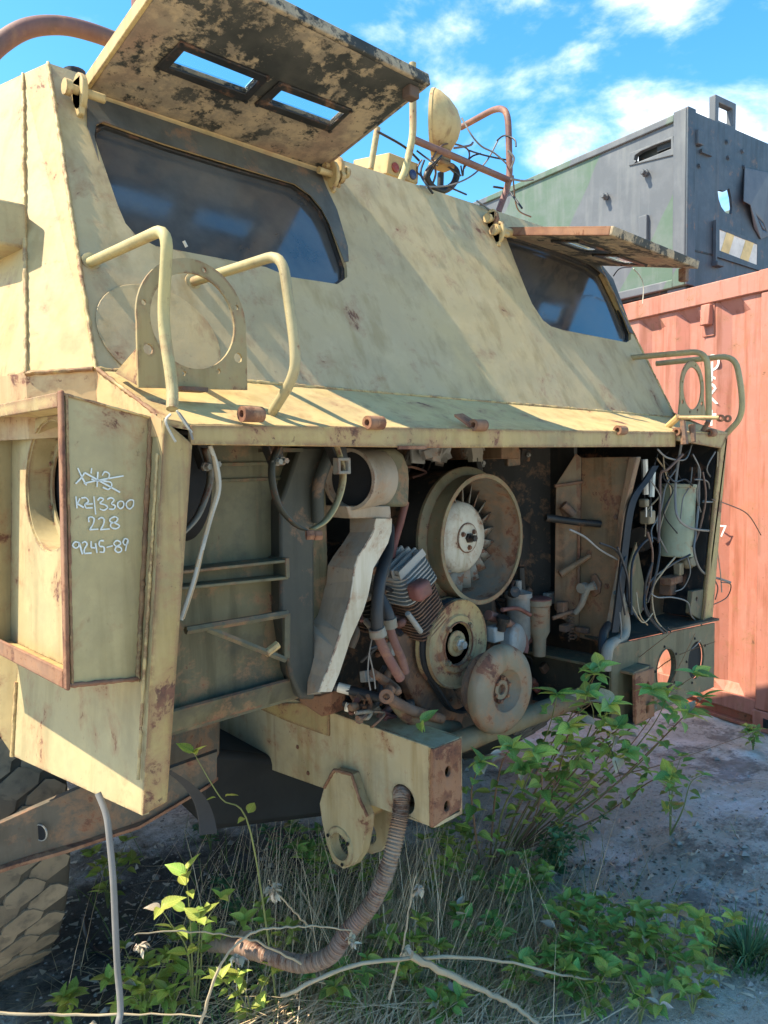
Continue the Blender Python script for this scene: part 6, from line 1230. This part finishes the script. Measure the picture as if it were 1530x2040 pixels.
weeds += [((130, 2060), .12, 'leaf_lime', 3, 'small lime weed left of the hanging cable at the bottom edge'), ((455, 1965), .30, 'leaf_lime', 3, 'lanky lime weed between the tall weed and the conduit end'), ((505, 2050), .22, 'leaf_lime', 3, 'lanky lime weed among straw at the bottom edge, left of the conduit'),
 ((650, 1800), .24, 'leaf_green', 6, 'taller green weed left of the hanging conduit'), ((880, 1700), .25, 'leaf_green', 6, 'green weed rising right under the rusty rail end plate'), ((930, 1780), .22, 'leaf_lime', 5, 'lime weed in front of the shrub base'), ((820, 1990), .17, 'leaf_lime', 5, 'lime sprig in the fork of the pale branches'), ((1060, 1800), .15, 'leaf_green', 6, 'green weed on the dark litter at the shrub base'),
 ((1130, 1990), .17, 'leaf_green', 7, 'full green weed under the middle of the long pale branch'), ((1160, 1880), .15, 'leaf_green', 6, 'green weed on grey soil above the long pale branch'), ((1270, 1945), .17, 'leaf_green', 7, 'full green weed in the row left of the dark tuft'), ((1380, 2030), .13, 'leaf_green', 5, 'low weed at the bottom edge below the dark tuft')]
for (u, v), h, m, ns, lab in weeds:
    b0 = ground_pt(u, v); st = []
    for k in range(ns):
        a = random.uniform(0, 6.3); q = h*random.uniform(.2, .6); st.append([b0, b0+V((math.cos(a)*q*.35, math.sin(a)*q*.35, h*.55)), b0+V((math.cos(a)*q, math.sin(a)*q, h*random.uniform(.75, 1.05)))])
    plant('weed', lab, 'weed', b0, st, m, .055 if m != 'leaf_dark' else .042, 'weeds growing round the truck', nodes=3, tip=5, r0=.003)
# the tall weed in front of the engine bay
T0 = ground_pt(385, 2030)
tw = empty('tall_weed', T0, 'tall thin weed with pairs of lime leaves before the dark space under the truck', 'weed')
Yt = T0.y
for px, nn in (([(385, 2030), (383, 1920), (378, 1820), (370, 1740)], 5), ([(388, 2030), (400, 1930), (405, 1850), (440, 1790)], 3), ([(384, 2030), (375, 1900), (340, 1840), (320, 1810)], 2), ([(386, 2030), (395, 1900), (398, 1830)], 2)):
    leafy_stem(tw, px_stem(px, Yt, Yt-.12), .0032, 'stem_green', 'leaf_lime', nn, .062, .3, 3)
for px in ([(440, 1855), (520, 1720), (455, 1640), (385, 1505)], ): 
    q = ground_pt(540, 1760); pts = px_stem([(548, 1740), (500, 1660), (440, 1590), (386, 1500)], 1.7, 1.45); o = empty('creeping_weed', pts[0], 'single thin weed stem reaching up towards the chassis rail', 'weed'); leafy_stem(o, pts, .003, 'stem_green', 'leaf_lime', 2, .05, .35, 3)
q = aX(838, 1448, 1.47); SPR = empty('sprig', q, 'two round green leaves sprouting on top of the chassis rail', 'weed')
for d, s in ((V((-.5, -.5, -.02)), .058), (V((.45, -.3, .55)), .058), (V((.1, -.5, -.5)), .03)): add_leaf(SPR, q+V((0, 0, .012)), d, s, 'leaf_green')
P('stem', 'stem_green', SPR, lambda b: b.tube([q+V((0, .03, -.06)), q+V((0, 0, .012))], .002, 5))
# fallen pale branches with withered flower heads
def withered(root, p, s=.016, n=16):
    for _ in range(n): add_leaf(root, p+V((random.gauss(0, .3), random.gauss(0, .3), random.gauss(0, .3)))*s, V((random.gauss(0, 1), random.gauss(0, 1), random.gauss(-.8, .6))), s*random.uniform(.8, 1.5), 'dead_leaf')
def branch(label, px, ys, r, heads, m='stem_dry', twigs=()):
    pts = [aY(u, v, y) for (u, v), y in zip(px, ys)]
    for p in pts: p.z = max(p.z, ground_h(p.x, p.y)+.01)
    o = empty('dry_branch', pts[0], label, 'branch', 'dry fallen branches'); path = smooth_path(pts, 7); n = len(path)
    P('stem', m, o, lambda b: b.tube([p+V((random.gauss(0, .0012), random.gauss(0, .0012), random.gauss(0, .0012))) for p in path], [r*(1-.6*i/(n-1))*random.uniform(.9, 1.1) for i in range(n)], 6), smooth=60)
    for h in heads: withered(o, path[int(h*(n-1))] + V((0, -.01, -.02)))
    for t in twigs:
        tp = [aY(u, v, y) for (u, v), y in t]; P('twig', m, o, lambda b: b.tube(smooth_path(tp, 5), r*.4, 5), smooth=60); withered(o, tp[-1], .012, 8)
branch('long pale branch arching over the low weeds to a drooping tip', [(560, 1985), (700, 1925), (860, 1908), (1000, 1915), (1140, 1945), (1260, 1975), (1330, 1998)], [1.45, 1.35, 1.25, 1.18, 1.10, 1.04, 1.0], .0055, (.83, .99), twigs=([((1190, 1955), 1.07), ((1200, 1985), 1.06)],))
branch('thick split pale branch running off the bottom edge', [(820, 1905), (920, 1955), (1000, 1990), (1060, 2030), (1110, 2090)], [1.25, 1.18, 1.12, 1.06, 1.0], .0095, ())
branch('thin dry stalk with a grey seed head right of the conduit', [(775, 1990), (800, 1900), (812, 1830), (828, 1745)], [1.35, 1.33, 1.32, 1.31], .0035, (.45, .99))
branch('thin pale stalk bent over in an arch left of the conduit', [(400, 2040), (440, 1920), (500, 1860), (560, 1848), (640, 1846), (700, 1855)], [1.5, 1.45, 1.42, 1.40, 1.38, 1.37], .004, (.30, .99))
branch('thin stalk with a withered white head over the dark earth', [(600, 1920), (520, 1880), (450, 1862), (350, 1855), (268, 1862)], [1.5, 1.52, 1.54, 1.56, 1.58], .0032, (.99,))
branch('dry stalk with a grey withered flower near the chalk cable', [(620, 1850), (580, 1810), (545, 1770), (535, 1752)], [1.6, 1.58, 1.57, 1.56], .003, (.8, .99))
branch('long thin straw stalk lying along the bottom left edge', [(-20, 2018), (150, 2022), (300, 2020), (420, 2026)], [1.9, 1.8, 1.7, 1.6], .0038, (.4,))
# dead grass and fresh grass, past counting
def blades(name, m, label, n, fn, cat='grass'):
    mb = MB()
    for _ in range(n):
        p, d, L, w, bend = fn(); side = d.cross(V((0, 0, 1)))
        if side.length < 1e-3: side = V((1, 0, 0))
        side.normalize(); o = len(mb.v)
        for k in range(4):
            t = k/3; q = p+d*(L*t)+V((0, 0, -bend*L*t*t)); gz = ground_h(q.x, q.y)+.004
            if q.z < gz: q.z = gz
            ww = w*(1-.8*t); mb.v += [q-side*ww, q+side*ww+V((0, 0, ww*.6))]
        mb.f += [(o, o+1, o+3, o+2), (o+2, o+3, o+5, o+4), (o+4, o+5, o+7, o+6)]
    me = bpy.data.meshes.new(name); me.from_pydata(mb.v, [], mb.f); me.materials.append(MATS[m]); ob = bpy.data.objects.new(name, me); COL.objects.link(ob)
    tag(ob, label, cat, kind='stuff'); return ob
def mat_straw():
    u = random.gauss(830, 190); v = max(1840, min(2150, random.gauss(1985, 70))); p = ground_pt(u, v)+V((0, 0, random.uniform(0, .07))); a = random.gauss(.25, .45)
    if random.random() < .3: a += math.pi
    return p, V((math.cos(a), math.sin(a), random.uniform(-.08, .22))).normalized(), random.uniform(.15, .55), random.uniform(.0010, .0026), random.uniform(0, .25)
blades('straw_mat', 'straw', 'flattened golden straw lying at the bottom edge under the pale branches', 900, mat_straw)
hub = ground_pt(760, 1975)
def dry():
    u = random.gauss(800, 170); v = random.gauss(1900, 85); v = max(1730, min(2120, v)); p = ground_pt(u, v)
    a = random.gauss(.15, .7); d = V((math.cos(a), math.sin(a)*.8+.1, random.uniform(.05, .75))).normalized()
    if random.random() < .25: d.x = -d.x
    return p, d, random.uniform(.10, .42), random.uniform(.0009, .0024), random.uniform(.0, .35)
blades('dry_grass', 'straw', 'pale dry straw lying in a tangle below the chassis rail', 3200, dry)
def stalks():
    u = random.gauss(700, 190); v = random.gauss(1900, 80); p = ground_pt(u, v); a = random.gauss(.3, .9); d = V((math.cos(a)*.6, math.sin(a)*.35, 1)).normalized()
    return p, d, random.uniform(.22, .58), random.uniform(.0011, .0022), random.uniform(.05, .35)
blades('dry_stalks', 'straw', 'tall pale dry grass stalks standing below the chassis rail', 330, stalks)
def green():
    u = random.gauss(760, 210); v = max(1700, min(2120, random.gauss(1890, 100))); p = ground_pt(u, v); a = random.uniform(0, 6.3)
    return p, V((math.cos(a)*.55, math.sin(a)*.55, 1)).normalized(), random.uniform(.06, .24), random.uniform(.001, .0024), random.uniform(.1, .5)
blades('green_grass', 'grass_green', 'thin green grass growing among the straw', 2400, green)
def sparse():
    if random.random() < .5: u, v = random.uniform(1000, 1530), random.uniform(1560, 2040)
    else: u, v = random.uniform(-100, 560), random.uniform(1880, 2100)
    p = ground_pt(u, v); a = random.uniform(0, 6.3)
    return p, V((math.cos(a), math.sin(a), random.uniform(.05, .7))).normalized(), random.uniform(.04, .16), random.uniform(.0008, .0018), .3
blades('scattered_straw', 'straw', 'scattered bits of straw on the bare soil', 420, sparse)
gt = ground_pt(1490, 1925)
TU = empty('grass_tuft', gt, 'dark green grass tuft at the right edge on grey soil', 'grass')
mb = MB()
for _ in range(420):
    a = random.uniform(0, 6.3); rr0 = random.uniform(0, .10); p = gt+V((math.cos(a)*rr0, math.sin(a)*rr0, -.005)); d = V((math.cos(a)*random.uniform(.1, .9), math.sin(a)*random.uniform(.1, .9), 1)).normalized(); L = random.uniform(.08, .22)
    sd = d.cross(V((0, 0, 1))).normalized() if d.cross(V((0, 0, 1))).length > .01 else V((1, 0, 0)); o = len(mb.v)
    for k in range(4):
        t = k/3; q = p+d*L*t+V((0, 0, -.45*L*t*t)); w = .0032*(1-.85*t); mb.v += [q-sd*w, q+sd*w]
    mb.f += [(o, o+1, o+3, o+2), (o+2, o+3, o+5, o+4), (o+4, o+5, o+7, o+6)]
ob = mb.build('blades', 'leaf_dark', TU); ob['kind'] = 'stuff'
# litter of small stones and clods
def stones(name, m, label, n, smin, smax, region):
    mb = MB()
    for _ in range(n):
        u, v = region(); p = ground_pt(u, v); s = random.uniform(smin, smax); q = []
        for dx, dy, dz in ((1, 0, 0), (0, 1, 0), (-1, 0, 0), (0, -1, 0), (0, 0, 1), (0, 0, -1), ): q.append(p+V((dx*s*random.uniform(.6, 1.3), dy*s*random.uniform(.6, 1.3), dz*s*random.uniform(.4, .8))) + V((0, 0, s*.25)))
        mb.add(q, [(0, 1, 4), (1, 2, 4), (2, 3, 4), (3, 0, 4), (1, 0, 5), (2, 1, 5), (3, 2, 5), (0, 3, 5)])
    me = bpy.data.meshes.new(name); me.from_pydata(mb.v, [], mb.f); me.materials.append(MATS[m]); ob = bpy.data.objects.new(name, me); COL.objects.link(ob); tag(ob, label, 'stones', kind='stuff')
plain('pebble', (.30, .27, .24), .9, var=.5); plain('clod', (.14, .115, .09), .95, var=.5)
def litter():
    u, v = random.uniform(-40, 1560), random.triangular(1500, 2100, 1850); p = ground_pt(u, v)+V((0, 0, .004)); a = random.uniform(0, 6.3)
    return p, V((math.cos(a), math.sin(a), random.uniform(-.05, .3))).normalized(), random.uniform(.015, .045), random.uniform(.004, .010), random.uniform(0, .4)
blades('leaf_litter', 'dead_leaf', 'dry dead leaves strewn over the soil', 420, litter, 'leaf litter')
stones('coarse_stones', 'pebble', 'coarser grey stones lying on the soil', 220, .010, .022, lambda: (random.uniform(-60, 1600), random.triangular(1440, 2100, 1700)))
stones('pebbles', 'pebble', 'small pale stones scattered over the soil', 3200, .0025, .008, lambda: (random.uniform(-60, 1600), random.triangular(1440, 2100, 1800)))
stones('dark_litter', 'clod', 'dark clods and leaf litter on the soil', 1000, .003, .011, lambda: (random.gauss(1120, 220), random.gauss(1840, 90)))
